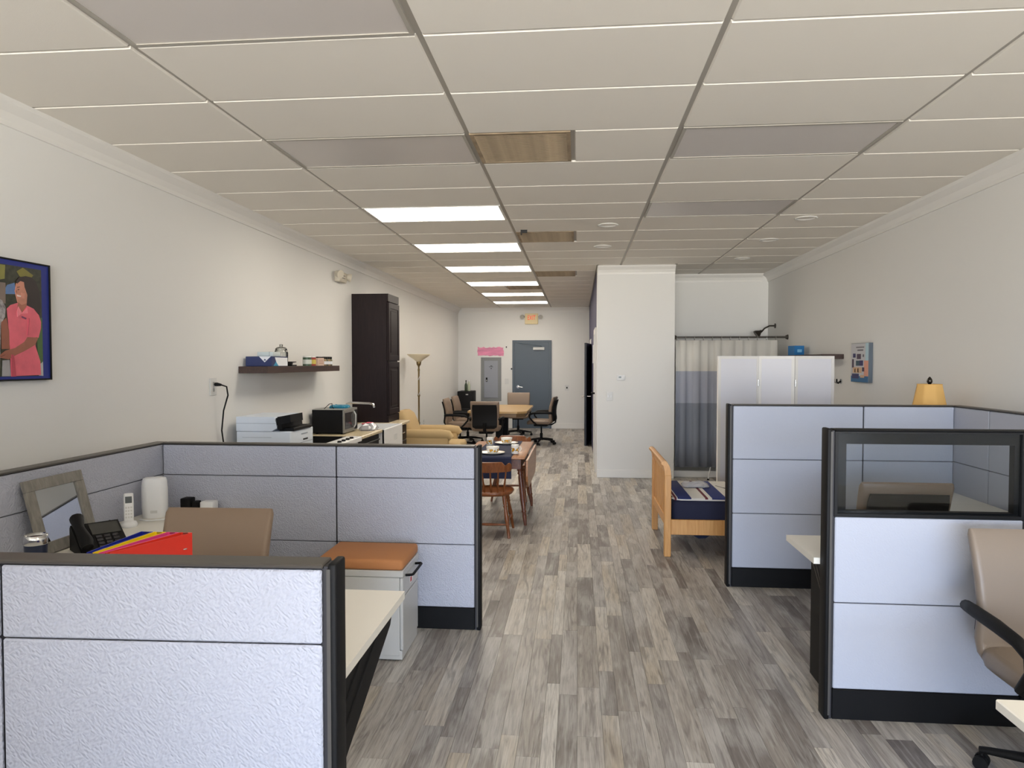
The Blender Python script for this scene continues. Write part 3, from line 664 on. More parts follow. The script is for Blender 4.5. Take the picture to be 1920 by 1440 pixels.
# ------------------------------------------------------------------ bed
t = thing('single_bed', 'honey oak single bed frame with slatted footboard', 'bed', (0.72, 6.2, 0))
for yy in (-0.44, 0.49):
    m = MB(); m.box(-0.026, 0.026, yy - 0.03, yy + 0.03, 0, 0.66, b=0.004)
    m.loft([[(dx + a, yy + b, z) for a, b in ((-0.024, -0.028), (0.024, -0.028), (0.024, 0.028), (-0.024, 0.028))] for dx, z in ((0, 0.655), (-0.004, 0.70), (-0.014, 0.735), (-0.026, 0.752))], smooth=False)
    m.build('foot_post', M_oak, t)
MB().tube([(-0.03, -0.475, 0.755), (-0.03, 0.525, 0.755)], 0.026, 10, flat=0.75).build('foot_rail', M_oak, t)
bx('foot_rail', M_oak, t, -0.016, 0.016, -0.41, 0.46, 0.665, 0.735, b=0.004)
bx('foot_rail', M_oak, t, -0.016, 0.016, -0.41, 0.46, 0.235, 0.315, b=0.004)
for k in range(9):
    yy = -0.385 + k * 0.0985; bx('slat', M_oak, t, -0.008, 0.008, yy - 0.036, yy + 0.036, 0.315, 0.665, b=0.003)
for yy in (-0.462, 0.487): bx('side_rail', M_oak, t, 0.026, 1.98, yy, yy + 0.025, 0.178, 0.30, b=0.003)
for yy in (-0.44, 0.49): bx('head_post', M_oak, t, 1.98, 2.03, yy - 0.03, yy + 0.03, 0, 0.95, b=0.004)
bx('head_panel', M_oak, t, 1.99, 2.02, -0.41, 0.46, 0.25, 0.92, b=0.004)
for k in range(8): bx('support_slat', M_oak, t, 0.15 + k * 0.23, 0.22 + k * 0.23, -0.437, 0.487, 0.20, 0.218)
mt = thing('mattress', 'mattress under a navy fitted quilt with striped top on the oak bed', 'mattress', (0.72, 6.2, 0))
def quilt_mat():
    m = mat('striped_quilt', (30, 40, 80), 0.85, bump=0.1, bscale=90); t_ = m.node_tree; b = t_.nodes['Principled BSDF']
    c = t_.nodes.new('ShaderNodeTexCoord'); s_ = t_.nodes.new('ShaderNodeSeparateXYZ'); t_.links.new(c.outputs['Object'], s_.inputs[0])
    d = t_.nodes.new('ShaderNodeMath'); d.operation = 'MULTIPLY'; d.inputs[1].default_value = 0.5; t_.links.new(s_.outputs[0], d.inputs[0])
    r = t_.nodes.new('ShaderNodeValToRGB'); t_.links.new(d.outputs[0], r.inputs[0]); r.color_ramp.interpolation = 'CONSTANT'
    N, Wc, Rd = (34, 46, 104), (206, 203, 196), (92, 30, 44)
    st = [(0, Wc), (0.03, Rd), (0.036, Wc), (0.042, N), (0.097, Wc), (0.150, Rd), (0.164, Wc), (0.178, N), (0.235, Wc), (0.31, Rd), (0.325, Wc), (0.34, N), (0.40, Wc), (0.46, Rd), (0.475, Wc), (0.49, N), (0.55, Wc)]
    e = r.color_ramp.elements; e[0].position = 0; e[0].color = lin(Wc); e[1].position = 0.03; e[1].color = lin(Rd)
    for p, cc in st[2:]:
        q = e.new(p); q.color = lin(cc)
    t_.links.new(r.outputs[0], b.inputs['Base Color']); return m
bx('mattress_body', mat('navy_quilt_side', (24, 27, 52), 0.85, bump=0.1, bscale=90), mt, 0.04, 1.965, -0.43, 0.48, 0.22, 0.455, b=0.05, seg=3)
bx('quilt_top', quilt_mat(), mt, 0.06, 1.955, -0.405, 0.455, 0.44, 0.466, b=0.012, seg=2)
MB().tube([(0.05, -0.34, 0.452), (0.065, -0.39, 0.452), (0.11, -0.413, 0.452), (1.9, -0.413, 0.452)], 0.006, 6).build('piping', mat('cream_piping', (214, 210, 204), 0.8), mt)
MB().prism([(0.10, 0.215), (0.46, 0.215), (0.33, 0.115), (0.27, 0.112)], 'y', -0.30, -0.285).build('hanging_sheet_corner', mat('navy_sheet', (22, 28, 50), 0.9), mt)
for q in range(4): MB().tube([(0.50 + q * 0.05, 0.2 - q * 0.1, 0.467), (0.56 + q * 0.03, 0.05 - q * 0.06, 0.4675), (0.66, -0.05 - q * 0.05, 0.467)], 0.004, 5, flat=0.4).build('stitched_line', M_charc, mt)
M_bag = mat('clear_bag', (206, 206, 210), 0.15); M_bag.node_tree.nodes['Principled BSDF'].inputs['Transmission Weight'].default_value = 0.35
rings = []
random.seed(3)
for z, k in ((0, 0.8), (0.008, 1), (0.02, 0.95), (0.034, 0.7), (0.04, 0.3)): rings.append([(u * k * random.uniform(0.86, 1.1), v * k * random.uniform(0.86, 1.1), z * random.uniform(0.7, 1.2)) for u, v in rrect(0.24, 0.2, 0.06, 4)])
o = MB().loft(rings, smooth=False).build('plastic_bag', M_bag, None, (1.03, 6.35, 0.467)); tag(o, 'crumpled clear plastic bag lying on the striped quilt', 'bag')

# ------------------------------------------------------------------ folding screen
t = thing('folding_screen', 'white three-panel folding privacy screen behind the bed', 'screen', (2.0, 7.1, 0))
M_scr = mat('screen_cloth', (222, 222, 228), 0.8); pts = [(1.357, 7.06), (1.785, 7.22), (2.095, 7.10), (2.495, 7.20)]
for i in range(3):
    a, b = Vector(pts[i]), Vector(pts[i + 1]); d = b - a; L = d.length; ang = math.atan2(d.y, d.x)
    m = MB(); m.box(0, 0.028, -0.012, 0.012, 0.02, 1.625).box(L - 0.028, L, -0.012, 0.012, 0.02, 1.625).box(0.028, L - 0.028, -0.012, 0.012, 1.597, 1.625).box(0.028, L - 0.028, -0.012, 0.012, 0.02, 0.05)
    fr = m.build('panel_frame', M_trim, t, (a.x - 2.0, a.y - 7.1, 0), (0, 0, ang))
    bx('cloth_panel', M_scr, fr, 0.028, L - 0.028, -0.004, 0.004, 0.05, 1.597)
    for q in (0.02, L - 0.02): bx('foot', M_trim, fr, q - 0.015, q + 0.015, -0.014, 0.014, 0, 0.02)
    if i:
        for z in (0.3, 1.36): MB().cyl((0, -0.02, z - 0.03), (0, -0.02, z + 0.03), 0.008, n=8).build('hinge', M_chrome, fr)
# shower
t = thing('shower_rod', 'dark metal shower curtain rod across the alcove', 'rod', (2.02, 9.70, 1.90))
MB().cyl((BX1 - 2.02, 0, 0), (XR - 2.02, 0, 0), 0.013, n=12).build('rod', mat('bronze_rod', (92, 88, 84), 0.3, 0.8), t)
for xx, s in ((BX1 - 2.02, 1), (XR - 2.02, -1)): MB().cyl((xx, 0, 0), (xx + s * 0.03, 0, 0), 0.036, 0.022, n=16).build('flange', mat('bronze_rod', (92, 88, 84)), t)
cu = thing('shower_curtain', 'shower curtain in white, light grey and dark grey bands', 'curtain', (1.99, 9.70, 0))
def curtain_mat():
    m = mat('banded_curtain', (200, 200, 200), 0.8); t_ = m.node_tree; b = t_.nodes['Principled BSDF']
    c = t_.nodes.new('ShaderNodeTexCoord'); s_ = t_.nodes.new('ShaderNodeSeparateXYZ'); t_.links.new(c.outputs['Object'], s_.inputs[0])
    d = t_.nodes.new('ShaderNodeMath'); d.operation = 'MULTIPLY'; d.inputs[1].default_value = 0.5; t_.links.new(s_.outputs[2], d.inputs[0])
    r = t_.nodes.new('ShaderNodeValToRGB'); t_.links.new(d.outputs[0], r.inputs[0]); r.color_ramp.interpolation = 'CONSTANT'
    e = r.color_ramp.elements; e[0].position = 0; e[0].color = lin((132, 138, 150)); e[1].position = 0.505; e[1].color = lin((168, 172, 186)); q = e.new(0.722); q.color = lin((216, 213, 206))
    t_.links.new(r.outputs[0], b.inputs['Base Color']); return m
rings = []
for z in (0.15, 0.5, 1.0, 1.5, 1.86):
    rings.append([(-0.68 + 1.32 * i / 90 + 0.008 * math.sin(i), (0.016 + 0.012 * (1.86 - z) / 1.7) * math.sin(i * 0.62 + 0.6 * math.sin(i * 0.21)) + 0.008 * math.sin(i * 0.27), z) for i in range(91)])
co = MB().loft(rings, closed=False).build('curtain_cloth', curtain_mat(), cu); so = co.modifiers.new('s', 'SOLIDIFY'); so.thickness = 0.002
rg = None
for k in range(12):
    xx = -0.67 + k * 0.1175
    if rg is None:
        rg = MB().tube([(0, 0.026 * math.sin(a), 1.886 + 0.03 * math.cos(a)) for a in [2 * PI * j / 12 for j in range(13)]], 0.003, 6).build('curtain_ring', M_chrome, cu, (xx, 0, 0))
    else: link('curtain_ring', rg.data, cu, (xx, 0, 0))
t = thing('shower_pan', 'low white shower pan under the curtain', 'shower pan', (2.03, 10.2, 0))
m = MB(); m.box(-0.74, 0.735, -0.44, -0.36, 0, 0.09, b=0.01, seg=2).box(-0.74, 0.735, -0.36, 0.495, 0, 0.04); m.build('pan_body', M_white, t)
t = thing('shower_fixture', 'dark bronze shower head on an angled arm', 'shower head', (XR, 10.3, 2.08))
M_brz = mat('dark_bronze', (70, 66, 62), 0.3, 0.9)
MB().cyl((0, 0, 0), (-0.012, 0, 0), 0.034, n=16).build('escutcheon', M_brz, t)
MB().tube([(-0.01, 0, 0), (-0.08, 0, 0.0), (-0.15, 0, -0.035), (-0.19, 0, -0.085)], 0.011).build('arm', M_brz, t)
MB().tube([(-0.185, 0, -0.07), (-0.21, 0, -0.085), (-0.245, 0, -0.11), (-0.265, 0, -0.125)], [0.016, 0.024, 0.055, 0.06], 16).build('spray_head', M_brz, t)
t = thing('mop_handle', 'thin white pole leaning in the shower alcove', 'pole', (1.72, 9.55, 0))
MB().cyl((0, 0, 0), (0.035, 0.02, 0.17), 0.008, n=8).build('pole_shaft', M_white, t); MB().cyl((0, 0, 0), (0.004, 0.002, 0.02), 0.013, n=8).build('rubber_tip', M_black, t)

# ------------------------------------------------------------------ right wall items
t = thing('wall_shelf', 'dark floating shelf on the wall beyond the folding screen', 'shelf', (XR, 8.5, 1.62))
bx('shelf_board', M_esp_y, t, -0.22, 0, -0.8, 0.85, -0.02, 0.03, b=0.002)
t = thing('tissue_box', 'bright blue box on the shelf beyond the folding screen', 'box', (2.64, 8.9, 1.65), math.radians(8))
bx('carton', mat('bright_blue_card', (22, 108, 168), 0.5), t, -0.06, 0.06, -0.09, 0.09, 0, 0.115, b=0.002)
bx('carton_print', mat('pale_blue_print', (120, 180, 216), 0.5), t, -0.025, 0.03, -0.0915, -0.09, 0.035, 0.07)
t = thing('robe_hook', 'chrome and black double hook on the wall beside the folding screen', 'hook', (XR, 7.76, 1.363))
MB().cyl((0, 0, 0), (-0.01, 0, 0), 0.025, n=16).build('hook_plate', M_chrome, t)
for s in (-1, 1): MB().tube([(-0.01, 0, 0), (-0.04, s * 0.02, -0.02), (-0.06, s * 0.035, -0.005), (-0.062, s * 0.04, 0.025)], 0.008).build('hook_prong', M_blackm if s < 0 else M_chrome, t)
# canvas
t = thing('wall_canvas', 'small canvas print of coloured blocks over a blue and coral ground on the wall', 'wall art', (XR, 7.18, 1.56))
bx('canvas_body', mat('canvas_edge', (88, 98, 108), 0.7), t, -0.0398, -0.001, -0.215, 0.215, -0.19, 0.19, b=0.002)
bx('canvas_front', mat('canvas_pale', (196, 196, 200), 0.7), t, -0.0402, -0.0385, -0.212, 0.212, -0.187, 0.187)
PC = {'skyblue': (176, 204, 214), 'coral': (222, 158, 134), 'sea': (58, 108, 150), 'indigo': (58, 56, 100), 'plum': (76, 60, 80), 'teal': (62, 86, 100), 'sand': (206, 172, 140), 'dark': (104, 100, 108)}
def pr(c, y0, y1, z0, z1, d=0.0412): bx('printed_block', mat('print_' + c, PC[c], 0.6), t, -d, -0.04, -y1 * 1.09, -y0 * 1.09, z0, z1)
# y0,y1 measured from the far end (-) toward the near end (+)
pr('skyblue', 0.13, 0.194, 0.02, 0.188, 0.0408); pr('coral', 0.10, 0.194, -0.13, 0.02, 0.0408); pr('sea', -0.194, 0.194, -0.188, -0.13, 0.0408)
pr('dark', -0.08, 0.10, 0.145, 0.155); pr('dark', -0.05, 0.08, 0.115, 0.128)
pr('indigo', -0.15, -0.09, 0.05, 0.09); pr('plum', -0.06, 0.03, 0.035, 0.085); pr('dark', 0.07, 0.10, 0.055, 0.08)
pr('plum', -0.17, -0.13, -0.05, 0.035); pr('teal', -0.08, 0.0, -0.03, 0.02); pr('indigo', 0.0, 0.08, -0.03, 0.022)
pr('sand', -0.15, 0.05, -0.10, -0.045); pr('dark', -0.11, -0.09, -0.095, -0.06); pr('dark', -0.04, -0.02, -0.095, -0.055); pr('plum', 0.06, 0.11, -0.085, -0.045)
pr('indigo', -0.17, -0.01, -0.155, -0.108); pr('sand', 0.02, 0.11, -0.145, -0.12)
# bedside lamp on a nightstand hidden behind the partition
ns = thing('nightstand', 'oak nightstand behind the tall partition under the lamp', 'nightstand', (2.53, 5.40, 0))
bx('cabinet_body', M_oak, ns, -0.2, 0.2, -0.2, 0.2, 0.06, 0.62, b=0.004)
dr = bx('drawer', M_oak, ns, -0.215, -0.2, -0.18, 0.18, 0.38, 0.58, b=0.003)
MB().cyl((-0.215, 0, 0.48), (-0.24, 0, 0.48), 0.014, n=12).build('knob', M_brass, dr)
for sx in (-0.17, 0.17):
    for sy in (-0.17, 0.17): bx('leg', M_oak, ns, sx - 0.02, sx + 0.02, sy - 0.02, sy + 0.02, 0, 0.06)
t = thing('table_lamp', 'table lamp with amber panelled shade and dark acorn finial', 'lamp', (2.545, 5.40, 0.62))
MB().lathe([(0.085, 0), (0.09, 0.015), (0.05, 0.03), (0.025, 0.06), (0.06, 0.16), (0.075, 0.25), (0.05, 0.36), (0.02, 0.42), (0.016, 0.55)], n=20).build('lamp_base', M_brz, t)
M_shade = mat('amber_shade', (222, 176, 104), 0.8)
rings = []
for z, r in ((0.52, 0.142), (0.56, 0.132), (0.66, 0.108), (0.775, 0.085), (0.785, 0.086)):
    rings.append([(r * (1 - 0.05 * abs(math.sin(4 * a))) * math.cos(a), r * (1 - 0.05 * abs(math.sin(4 * a))) * math.sin(a), z) for a in [2 * PI * k / 64 for k in range(64)]])
sh = MB().loft(rings, cap=False).build('lamp_shade', M_shade, t); so = sh.modifiers.new('s', 'SOLIDIFY'); so.thickness = 0.002
MB().cyl((-0.08, 0, 0.772), (0.08, 0, 0.772), 0.003, n=6).cyl((0, 0, 0.55), (0, 0, 0.79), 0.004, n=6).build('harp', M_brass, t)
MB().lathe([(0.004, 0.775), (0.010, 0.785), (0.019, 0.80), (0.017, 0.817), (0.008, 0.832), (0.002, 0.838)], n=14).build('finial', M_brz, t)

# ------------------------------------------------------------------ white core wall items
t = thing('thermostat', 'small white thermostat with a dark display on the white wall', 'thermostat', (0.575, BY, 1.358))
bx('thermostat_body', M_white, t, -0.055, 0.055, -0.022, 0, -0.036, 0.036, b=0.005, seg=2); bx('display', mat('lcd_grey', (90, 98, 92), 0.3), t, -0.03, 0.005, -0.0235, -0.022, -0.008, 0.02)
t = thing('light_switch', 'white light switch plate on the white wall below the thermostat', 'light switch', (0.426, BY, 1.105))
bx('switch_plate', mat('plate_white', (212, 212, 210), 0.4), t, -0.042, 0.042, -0.008, 0, -0.06, 0.06, b=0.003)
for xx in (-0.018, 0.018): bx('toggle', M_white, t, xx - 0.008, xx + 0.008, -0.016, -0.008, -0.018, 0.018, b=0.002)
# corridor doors
M_cas = M_trim
d = struct(bx('door_3', mat('pale_grey_door', (196, 198, 200), 0.45), None, BX0 - 0.012, BX0, 10.15, 11.0, 0.01, 1.98), 'pale door in the corridor wall just past the white wall corner', 'door')
for y0, y1, z0, z1 in ((10.07, 10.15, 0, 2.06), (11.0, 11.08, 0, 2.06), (10.15, 11.0, 1.98, 2.06)): bx('casing', M_cas, d, BX0 - 0.022, BX0, y0, y1, z0, z1)
MB().cyl((BX0 - 0.012, 10.24, 1.12), (BX0 - 0.07, 10.24, 1.12), 0.014, n=10).cyl((BX0 - 0.065, 10.24, 1.12), (BX0 - 0.065, 10.36, 1.12), 0.010, n=8).build('lever_handle', M_black, d)
bx('corridor_sign', M_white, bpy.data.objects['wall_corridor'], BX0 - 0.02, BX0, 11.6, 11.85, 1.55, 1.85)
d2 = thing('door_2', 'dark navy door standing open into the corridor', 'door', (BX0 - 0.02, 14.1, 0), math.radians(173)); d2['kind'] = 'structure'
bx('door_leaf', mat('navy_black_door', (28, 32, 42), 0.4), d2, -0.02, 0.02, 0, 0.85, 0.01, 1.93, b=0.003)
for s in (-1, 1): MB().cyl((s * 0.02, 0.77, 0.93), (s * 0.085, 0.77, 0.93), 0.013, n=10).cyl((s * 0.08, 0.77, 0.93), (s * 0.08, 0.66, 0.93), 0.011, n=8).build('lever_handle', M_chrome, d2)
for y0, y1, z0, z1 in ((14.1, 14.18, 0, 2.03), (15.0, 15.08, 0, 2.03), (14.18, 15.0, 1.95, 2.03)): bx('door_casing', M_cas, bpy.data.objects['wall_corridor'], BX0 - 0.015, BX0, y0, y1, z0, z1)

# ------------------------------------------------------------------ back wall
d = thing('door_1', 'slate grey steel exit door with closer and lever', 'door', (-1.09, YB, 0)); d['kind'] = 'structure'
m = MB(); m.box(-0.465, -0.415, -0.03, 0, 0, 2.09).box(0.415, 0.465, -0.03, 0, 0, 2.09).box(-0.415, 0.415, -0.03, 0, 2.04, 2.09); m.build('door_frame', M_slate, d)
bx('door_leaf', M_slate, d, -0.412, 0.412, -0.02, -0.001, 0.008, 2.037)
bx('door_closer', M_silver, d, 0.03, 0.30, -0.075, -0.02, 1.86, 1.925, b=0.006)
MB().cyl((0.22, -0.05, 1.93), (0.22, -0.05, 1.96), 0.012, n=8).tube([(0.22, -0.05, 1.955), (-0.05, -0.13, 1.985), (-0.3, -0.03, 2.03)], 0.009, 6).build('closer_arm', M_slate, d)
MB().cyl((-0.33, -0.02, 0.99), (-0.33, -0.035, 0.99), 0.035, n=16).cyl((-0.33, -0.035, 0.99), (-0.33, -0.075, 0.99), 0.016, n=10).tube([(-0.33, -0.07, 0.99), (-0.28, -0.075, 0.985), (-0.22, -0.07, 0.975)], 0.012, 8).build('lever_handle', M_chrome, d)
t = thing('breaker_panel', 'grey flush electrical breaker panel on the end wall', 'electrical panel', (-2.064, YB, 1.165))
bx('panel_frame', M_grey, t, -0.243, 0.243, -0.022, 0, -0.52, 0.52, b=0.003)
dd = bx('panel_door', M_grey2, t, -0.165, 0.165, -0.034, -0.022, -0.44, 0.44, b=0.003)
bx('latch', M_black, dd, -0.125, -0.085, -0.042, -0.034, -0.06, 0.04, b=0.003); bx('latch_tab', M_chrome, dd, -0.115, -0.095, -0.046, -0.042, -0.045, -0.01)
m = MB(); m.box(-0.05, 0.05, -0.0355, -0.034, 0.29, 0.30).box(-0.015, 0.03, -0.0355, -0.034, 0.31, 0.325).box(-0.01, 0.02, -0.0355, -0.034, 0.245, 0.262); m.build('maker_mark', M_charc, dd)
random.seed(5)
M_pink = mat('pink_paint_swatch', (222, 140, 172), 0.7, vary=0.1, vscale=6, stretch=(0.5, 1, 4))
pk = []
for i in range(14): pk.append((-0.31 + 0.62 * i / 13, -0.105 + random.uniform(-0.012, 0.01)))
for z in (-0.06, 0.0, 0.06): pk.append((0.315 + random.uniform(-0.02, 0.02), z))
for i in range(14): pk.append((0.31 - 0.62 * i / 13, 0.10 + random.uniform(-0.02, 0.012)))
for z in (0.05, 0, -0.05): pk.append((-0.318 + random.uniform(-0.01, 0.01), z))
o = MB().prism(pk, 'y', -0.0015, 0).build('paint_swatch', M_pink, None, (-2.077, YB, 1.83)); tag(o, 'pink brushed paint swatch above the grey breaker panel', 'paint swatch')
# exit sign
t = thing('exit_sign', 'lit EXIT sign with two emergency lamp heads above the grey door', 'exit sign', (-1.10, YB, 2.595))
bx('sign_body', mat('ivory_sign', (226, 208, 160), 0.5), t, -0.155, 0.155, -0.05, 0, -0.125, 0.125, b=0.006)
tm = text_mesh('EXIT', 0.15, 0.002); tm.materials.append(mat('exit_red', (226, 52, 34), 0.5, emit=(255, 60, 34), estr=0.45))
to = link('lettering', tm, t, (0, -0.0525, 0.02), (PI / 2, 0, 0)); to.scale = (0.62, 1, 1)
for s in (-1, 1):
    MB().cyl((s * 0.155, -0.03, 0.05), (s * 0.20, -0.04, 0.05), 0.012, n=8).tube([(s * 0.21, -0.02, 0.06), (s * 0.215, -0.05, 0.05), (s * 0.22, -0.09, 0.04)], [0.03, 0.045, 0.05], 14).build('lamp_head', mat('lamp_head_grey', (176, 174, 168), 0.3, 0.3), t)
def wallplate(name, label, cat, loc, rz, w=0.07, h=0.115, holes=True):
    t = thing(name, label, cat, loc, rz)
    bx('cover_plate', mat('plate_white', (212, 212, 210), 0.4), t, -w / 2, w / 2, -0.008, 0, -h / 2, h / 2, b=0.002)
    if holes:
        for z in (-0.026, 0.026): bx('socket', mat('socket_grey', (170, 170, 168), 0.5), t, -0.015, 0.015, -0.010, -0.008, z - 0.013, z + 0.013, b=0.001)
    return t
wallplate('light_switch', 'small white switch plate beside the grey breaker panel', 'light switch', (-1.69, YB, 1.116), 0, 0.09, 0.13, False)
w_ = wallplate('wall_jack', 'small white plate with a dark jack beside the grey door', 'wall plate', (-0.262, YB, 0.968), 0, 0.09, 0.13, False); bx('jack', M_black, w_, -0.015, 0.015, -0.012, -0.006, -0.02, 0.02)
t = thing('door_chime', 'small white and black door contact beside the exit door frame', 'sensor', (-1.59, YB, 1.408)); bx('sensor_body', M_white, t, -0.035, 0.02, -0.02, 0, -0.03, 0.03, b=0.003); bx('sensor_cap', M_black, t, 0.0, 0.03, -0.026, -0.0, -0.012, 0.022)
o = bx('wall_anchor', M_charc, None, -0.012, 0.012, -0.012, 0, -0.02, 0.02, loc=(-1.70, YB, 1.93)); tag(o, 'tiny dark anchor left in the wall by the pink swatch', 'anchor')
# mini fridge
t = thing('mini_fridge', 'black mini fridge in the far corner with bottles on top', 'fridge', (-2.59, 16.35, 0))
bx('fridge_body', M_black, t, -0.18, 0.17, -0.2, 0.3, 0.02, 0.90, b=0.01, seg=2)
dd = bx('fridge_door', M_black, t, -0.18, 0.17, -0.26, -0.205, 0.04, 0.90, b=0.012, seg=2)
bx('badge', M_chrome, dd, 0.015, 0.075, -0.264, -0.26, 0.815, 0.84, b=0.001)
for sx in (-0.14, 0.13):
    for sy in (-0.15, 0.24): MB().cyl((sx, sy, 0), (sx, sy, 0.022), 0.018, n=10).build('foot', M_black, t)
M_btl = mat('pale_bottle', (196, 204, 176), 0.2); M_btl2 = mat('green_bottle', (60, 74, 52), 0.2)
for i, (x, y, mm, lb) in enumerate([(-2.60, 16.3, M_btl2, 'dark green bottle on the mini fridge'), (-2.54, 16.36, M_btl, 'pale bottle with white cap on the mini fridge')]):
    t = thing('bottle', lb, 'bottle', (x, y, 0.90))
    MB().lathe([(0.03, 0), (0.033, 0.01), (0.033, 0.13), (0.026, 0.165), (0.012, 0.19), (0.012, 0.225)], n=14).build('bottle_body', mm, t); MB().lathe([(0.014, 0.222), (0.014, 0.25)], n=10).build('cap', M_white if i else M_black, t)

# ------------------------------------------------------------------ left wall: picture
t = thing('framed_photo', 'black-framed photo of a person in a pink polo shirt with blue mat', 'framed photo', (XL, 3.0, 1.775))
y0, y1, hz = -0.35, 0.575, 0.307
m = MB(); fz = 0.008
m.box(0, 0.03, y0, y1, -hz, -hz + fz).box(0, 0.03, y0, y1, hz - fz, hz).box(0, 0.03, y0, y0 + fz, -hz + fz, hz - fz).box(0, 0.03, y1 - fz, y1, -hz + fz, hz - fz); m.build('picture_frame', M_black, t)
bx('blue_mat', mat('royal_blue_mat', (30, 44, 128), 0.6), t, 0.005, 0.024, y0 + fz, y1 - fz, -hz + fz, hz - fz)
PIC = {
 'foliage': ((3.0, 2.047), (3.516, 2.050), (3.516, 1.49), (3.0, 1.49)),
 'foliage_light': ((3.242, 2.045), (3.280, 2.045), (3.275, 1.977), (3.240, 1.968)),
 'foliage_gold': ((3.351, 2.023), (3.392, 2.047), (3.461, 2.016), (3.439, 1.991), (3.371, 1.999)),
 'car_blue': ((3.274, 1.926), (3.290, 1.948), (3.336, 1.964), (3.345, 1.907), (3.276, 1.901)),
 'grass': ((3.473, 1.795), (3.516, 1.798), (3.516, 1.550), (3.484, 1.555)),
 'path': ((3.484, 1.545), (3.516, 1.566), (3.516, 1.490), (3.486, 1.492)),
 'fence': ((3.10, 1.953), (3.278, 1.957), (3.276, 1.854), (3.10, 1.851)),
 'pattern_dress': ((3.05, 1.86), (3.238, 1.874), (3.256, 1.868), (3.276, 1.834), (3.270, 1.787), (3.244, 1.750), (3.231, 1.5), (3.05, 1.5)),
 'skin_back': ((3.246, 1.760), (3.279, 1.783), (3.297, 1.706), (3.298, 1.628), (3.247, 1.627)),
 'cane': ((3.251, 1.571), (3.293, 1.574), (3.299, 1.492), (3.246, 1.493)),
 'pink_shirt': ((3.284, 1.829), (3.307, 1.849), (3.354, 1.864), (3.411, 1.855), (3.456, 1.842), (3.488, 1.818), (3.506, 1.775), (3.504, 1.742), (3.487, 1.692), (3.467, 1.694), (3.464, 1.648), (3.496, 1.566), (3.499, 1.495), (3.301, 1.492), (3.300, 1.597), (3.295, 1.649), (3.294, 1.716)),
 'skin_arm': ((3.410, 1.692), (3.485, 1.692), (3.462, 1.653), (3.388, 1.619), (3.333, 1.598), (3.287, 1.576), (3.236, 1.584), (3.233, 1.597), (3.269, 1.620), (3.328, 1.634), (3.389, 1.667)),
 'skin_neck': ((3.354, 1.871), (3.412, 1.874), (3.409, 1.850), (3.376, 1.815), (3.343, 1.818)),
 'skin_face': ((3.346, 1.962), (3.374, 1.976), (3.410, 1.972), (3.415, 1.909), (3.409, 1.866), (3.377, 1.855), (3.351, 1.868), (3.341, 1.902), (3.335, 1.922)),
 'dark_hair': ((3.343, 1.972), (3.361, 1.993), (3.405, 2.005), (3.447, 2.003), (3.474, 1.985), (3.495, 1.938), (3.504, 1.873), (3.495, 1.807), (3.456, 1.842), (3.409, 1.858), (3.415, 1.909), (3.397, 1.949), (3.394, 1.973), (3.370, 1.976), (3.350, 1.960)),
 'eye': ((3.352, 1.932), (3.362, 1.934), (3.361, 1.929), (3.353, 1.928)),
 'brow': ((3.348, 1.943), (3.366, 1.947), (3.366, 1.944), (3.349, 1.940)),
 'nose_shade': ((3.338, 1.922), (3.345, 1.928), (3.346, 1.914), (3.341, 1.912)),
 'cheek': ((3.372, 1.918), (3.398, 1.915), (3.394, 1.888), (3.374, 1.890)),
 'finger': ((3.236, 1.590), (3.262, 1.600), (3.262, 1.597), (3.237, 1.587)),
 'shirt_shadow': ((3.302, 1.49), (3.33, 1.49), (3.318, 1.60), (3.302, 1.60)),
 'smile': ((3.345, 1.905), (3.372, 1.901), (3.368, 1.894), (3.349, 1.896)),
 'collar': ((3.343, 1.818), (3.353, 1.845), (3.376, 1.813), (3.409, 1.841), (3.414, 1.815), (3.372, 1.810), (3.345, 1.792)),
 'sleeve_fold': ((3.408, 1.70), (3.412, 1.70), (3.425, 1.79), (3.42, 1.79)),
 'badge': ((3.374, 1.798), (3.403, 1.790), (3.400, 1.783), (3.375, 1.790)),
}
PCOL = {'foliage': (44, 46, 32), 'foliage_light': (132, 128, 60), 'foliage_gold': (120, 112, 44), 'car_blue': (88, 120, 168), 'grass': (74, 104, 58), 'path': (178, 180, 178), 'fence': (122, 106, 96), 'pattern_dress': (150, 144, 144),
        'skin_back': (150, 92, 72), 'cane': (160, 156, 156), 'pink_shirt': (226, 104, 118), 'skin_arm': (156, 96, 76), 'skin_neck': (164, 102, 82), 'skin_face': (190, 128, 106), 'dark_hair': (40, 27, 26), 'smile': (226, 200, 190), 'eye': (48, 30, 28), 'brow': (60, 38, 34), 'nose_shade': (160, 102, 84), 'cheek': (204, 138, 118), 'finger': (120, 70, 56), 'shirt_shadow': (190, 74, 90), 'collar': (240, 132, 142), 'sleeve_fold': (196, 82, 98), 'badge': (120, 60, 90)}
for i, (k, pp) in enumerate(PIC.items()):
    c = PCOL[k]; v = 0.35 if k in ('foliage', 'pattern_dress') else 0.06
    MB().prism([(a - 3.0, b - 1.775) for a, b in pp], 'x', 0.0239, 0.0243 + i * 0.00025).build('print_' + k, mat('photo_' + k, c, 0.45, vary=v, vscale=40 if v > 0.2 else 12), t)

